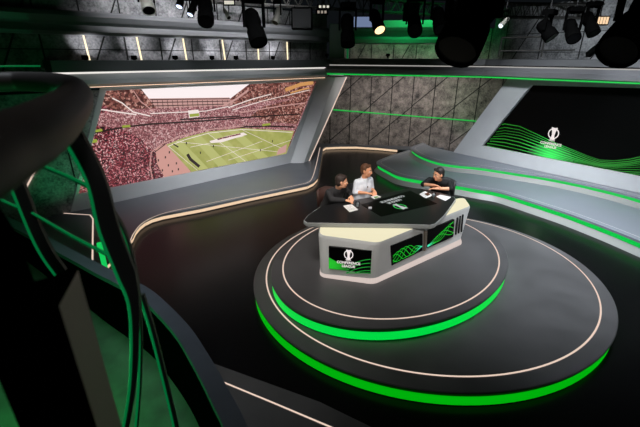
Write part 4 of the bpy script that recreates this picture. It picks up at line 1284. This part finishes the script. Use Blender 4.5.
for pts, Y0, Y1 in (([(30, 212), (73, 237), (110, 256)], 1.78, 1.5), ([(43, 166.5), (66, 176), (89, 187)], 1.75, 1.45), ([(-10, 196), (0, 200), (28, 212)], 1.85, 1.78)):
    P = [aty(*p, Y0 + (Y1 - Y0) * i / (len(pts) - 1)) for i, p in enumerate(pts)]
    cr_ = MB().tube(P, 0.009, 8).build('cross_rail', M_POST, br)
    MB().tube([p + V((0.0, -0.004, 0.008)) for p in P], 0.006, 8).build('green_edge_light', E_RAILG, cr_)
far = MB().tube([at(-20, 92, 3.42), at(20, 89.5, 3.42), at(38, 88, 3.42)], 0.007, 8)
far.build('cross_rail', E_RAILG, br)
far = MB().tube([at(-20, 66.5, 3.7), at(12, 66, 3.7), at(40, 66, 3.7)], 0.004, 8)
far.build('cross_rail', E_RAILG, br)
# parapet of the curved stair
PZ = 1.66
out_px = [(-60, 185), (-20, 204), (0, 213), (30, 227), (60, 243), (90, 258.5), (107, 267.5), (125, 276), (150, 289), (170, 306), (190, 327), (205, 349), (220, 374), (231, 394), (242, 414), (252, 440), (262, 480)]
po = smooth_path([at(*p, PZ) for p in out_px], 4)
pi_ = offset_open(po, -0.13)
par = thing('stair_parapet', 'curved grey topped parapet wall around the stair at lower left', 'parapet', (po[20].x, po[20].y, 0))
Zs = lambda pl, z: [V((p.x, p.y, z)) for p in pl]
MB().band(Zs(po, PZ - 0.05), Zs(po, PZ), 0, False).band(Zs(po, PZ), Zs(pi_, PZ), 0, False).band(Zs(pi_, PZ), Zs(pi_, PZ - 0.05), 0, False).build('coping', M_COPING, par)
po2 = offset_open(po, -0.02); pi2 = offset_open(po, -0.112)
MB().band(Zs(po2, 0), Zs(po2, PZ - 0.05), 0, False).band(Zs(pi2, PZ - 0.05), Zs(pi2, 0), 0, False).build('wall_panel', M_GEAR, par)
# stair landing inside the parapet
LZ = 0.95
pl_in = offset_open(po, -0.115)
lpoly = ccw([xy(p) for p in pl_in] + [(-2.2, 0.2), (-9, 0.2), (-9, 6)])
lz = lambda p: 0.66 + 0.16 * (p[1] - 1.5)
MB().poly([(p[0], p[1], lz(p)) for p in lpoly]).band([V((p[0], p[1], 0)) for p in lpoly], [V((p[0], p[1], lz(p))) for p in lpoly]).build('landing', M_GREENWALL, par)
# dark newel box beside the lens
nt0 = [at(20, 268, 3.25), at(59, 306, 3.25), at(78, 270, 3.25), at(45, 262, 3.25)]
nb = thing('newel_post', 'blurred dark box-shaped newel post with a grey face at lower left', 'post', nt0[1])
def down(p, z): return V((p.x, p.y, z))
fpts = [at(-30, 312, 3.26), at(59, 306, 3.26), at(78, 270, 3.26), at(22, 284, 3.26)]
mb = MB()
tp = fpts; bt = [down(p, 2.2) for p in fpts]
mb.band(bt[0:2], tp[0:2], 0, False); mb.band(bt[2:4], tp[2:4], 0, False)
mb.band([bt[3], bt[0]], [tp[3], tp[0]], 0, False); mb.poly(tp); mb.poly(bt[::-1])
mb.build('post_body', M_GEAR, nb)
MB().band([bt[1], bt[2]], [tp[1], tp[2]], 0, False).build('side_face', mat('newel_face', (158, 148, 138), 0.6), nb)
MB().tube([at(-28, 196, 3.40), at(-6, 236, 3.36), at(14, 290, 3.27)], [0.04, 0.04, 0.04], 12).build('arm', M_GEAR, nb)
# small light column on the raised floor
c = at(106.5, 273, 0.17)
lc = MB().tube([c, c + V((0, 0, 0.60))], 0.042, 12)
tag(lc.build('light_column', emit('column_green', (20, 200, 90), 1.0), None, loc=c), 'short bright green glowing column on the raised floor behind the railing', 'light')
wl = led_line('light_bar', [onpl(36.5, 168, LP(0, 0, 0.03), NL), onpl(26, 188, LP(0, 0, 0.03), NL)], E_INLAY, 0.03)
tag(wl, 'slanted pale light bar on the stone wall left of the stadium screen', 'light bar')
# green light strips on the back stone wall
nB = V((-0.1531, -0.9882, 0))
P0 = BA + nB * 0.03
gs = led_line('light_bar', [onpl(333, 109.8, P0, nB), onpl(482, 121.6, P0, nB)], E_GREEN_S, 0.035)
tag(gs, 'long green light line across the dark stone back wall', 'light bar')

# ------------------------------------------------------------------ light
W = bpy.data.worlds.new('World'); SC.world = W; W.use_nodes = True
W.node_tree.nodes['Background'].inputs['Color'].default_value = (0.004, 0.005, 0.006, 1)
W.node_tree.nodes['Background'].inputs['Strength'].default_value = 1
# unseen spots and area washes, added to light the set
spot('key_desk', (0.2, 2.5, 6.6), (1.2, 6.9, 1.1), 120, (1, 0.95, 0.9), 32, 0.25, 0.8)
spot('key_desk', (4.6, 4.2, 6.6), (1.6, 6.8, 1.1), 100, (0.97, 0.97, 1), 36, 0.25, 0.8)
spot('key_people', (0.6, 2.2, 6.6), (0.6, 7.2, 1.5), 1050, (1, 0.93, 0.86), 17, 0.12, 0.7)
spot('key_people', (1.4, 2.0, 6.6), (2.45, 7.5, 1.5), 950, (1, 0.93, 0.86), 12, 0.12, 0.7)
spot('front_key', (-1.0, -2.4, 6.3), (1.0, 6.6, 1.1), 900, (1, 0.94, 0.88), 22, 0.2, 0.6)
spot('front_key', (5.0, -2.2, 6.3), (1.7, 6.5, 1.0), 800, (1, 0.97, 0.95), 22, 0.2, 0.6)
area('right_stage_wash', (3.8, 5.2, 6.9), (6.4, 10.0, 0.4), 320, 3, 1.5, (0.86, 0.93, 1), 60)
area('right_screen_wash', (2.6, 6.8, 6.9), (6.8, 11.6, 1.4), 78, 2, 1, (0.9, 0.95, 1), 50)
area('left_floor_wash', (-1.0, 5.2, 6.9), (-2.4, 11.2, 0.6), 200, 3, 1, (0.92, 0.95, 1), 50)
area('back_wash', (3.4, 13.8, 2.95), (3.5, 16.7, 1.0), 90, 4.2, 0.15, (1, 0.92, 0.87), 150)
area('disc_fill', (4.6, 6.0, 6.9), (4.5, 6.7, 0), 190, 2.5, 2.5, (0.86, 0.92, 1), 60)
area('disc_fill', (-1.2, 4.8, 6.9), (0.2, 6.0, 0.3), 40, 2, 2, (1, 0.96, 0.93), 50)
area('cornice_wash', (-2.0, 10.2, 5.9), (-3.2, 12.2, 4.75), 60, 5, 0.3, (0.95, 0.97, 1), 60)
spot('rail_key', (1.0, -0.6, 6.3), (-0.9, 1.2, 3.4), 60, (1, 0.92, 0.86), 60, 0.3, 0.9)
area('stair_wash', (-2.4, 3.6, 6.9), (-2.0, 3.0, 1.6), 6, 1.5, 1.5, (0.86, 0.92, 1), 45)
# coloured fills: stair, gallery, stage
point('stair_green', (-2.3, 1.8, 1.5), 40, (0.05, 1, 0.22), 0.15)
point('gallery_green', (-3.6, 4.6, 3.2), 9, (0.05, 1, 0.3), 0.15)
spot('wall_green', (-4.9, 8.3, 0.4), (-6.6, 8.6, 2.0), 45, (0.05, 1, 0.35), 90, 0.1, 0.9)
spot('back_green', (5.2, 14.2, 0.7), (6.4, 15.9, 1.9), 30, (0.03, 1, 0.25), 80, 0.05, 0.9)
spot('back_green', (4.0, 14.6, 0.5), (4.0, 15.4, 1.0), 10, (0.05, 1, 0.4), 110, 0.05, 0.9)
area('gallery_back_green', (4.3, 13.6, 5.6), (4.0, 16.2, 4.2), 24, 3.5, 0.3, (0.02, 1, 0.22))
spot('gallery_right_spot', (6.6, 11.6, 3.9), (8.2, 13.4, 4.5), 170, (0.85, 0.95, 1), 80, 0.05, 0.9)
spot('gallery_right_spot', (8.0, 10.8, 3.9), (9.2, 12.3, 4.5), 130, (0.85, 0.95, 1), 80, 0.05, 0.9)

# ------------------------------------------------------------------ camera
cam = bpy.data.cameras.new('Camera')
cam.sensor_fit = 'HORIZONTAL'; cam.sensor_width = 36.0; cam.lens = 36.0 * F / 640.0
cam.clip_start = 0.02; cam.clip_end = 100
cam.dof.use_dof = True; cam.dof.focus_distance = 7.5; cam.dof.aperture_fstop = 2.2
co = bpy.data.objects.new('Camera', cam); COL.objects.link(co)
co.location = EYE; co.rotation_euler = (PI / 2 - TH, 0, 0)
SC.camera = co
SC.cycles.use_denoising = True
SC.cycles.max_bounces = 6
SC.cycles.sample_clamp_indirect = 4
SC.view_settings.view_transform = 'Standard'; SC.view_settings.look = 'None'
SC.view_settings.exposure = 0; SC.view_settings.gamma = 1; SC.view_settings.use_curve_mapping = False
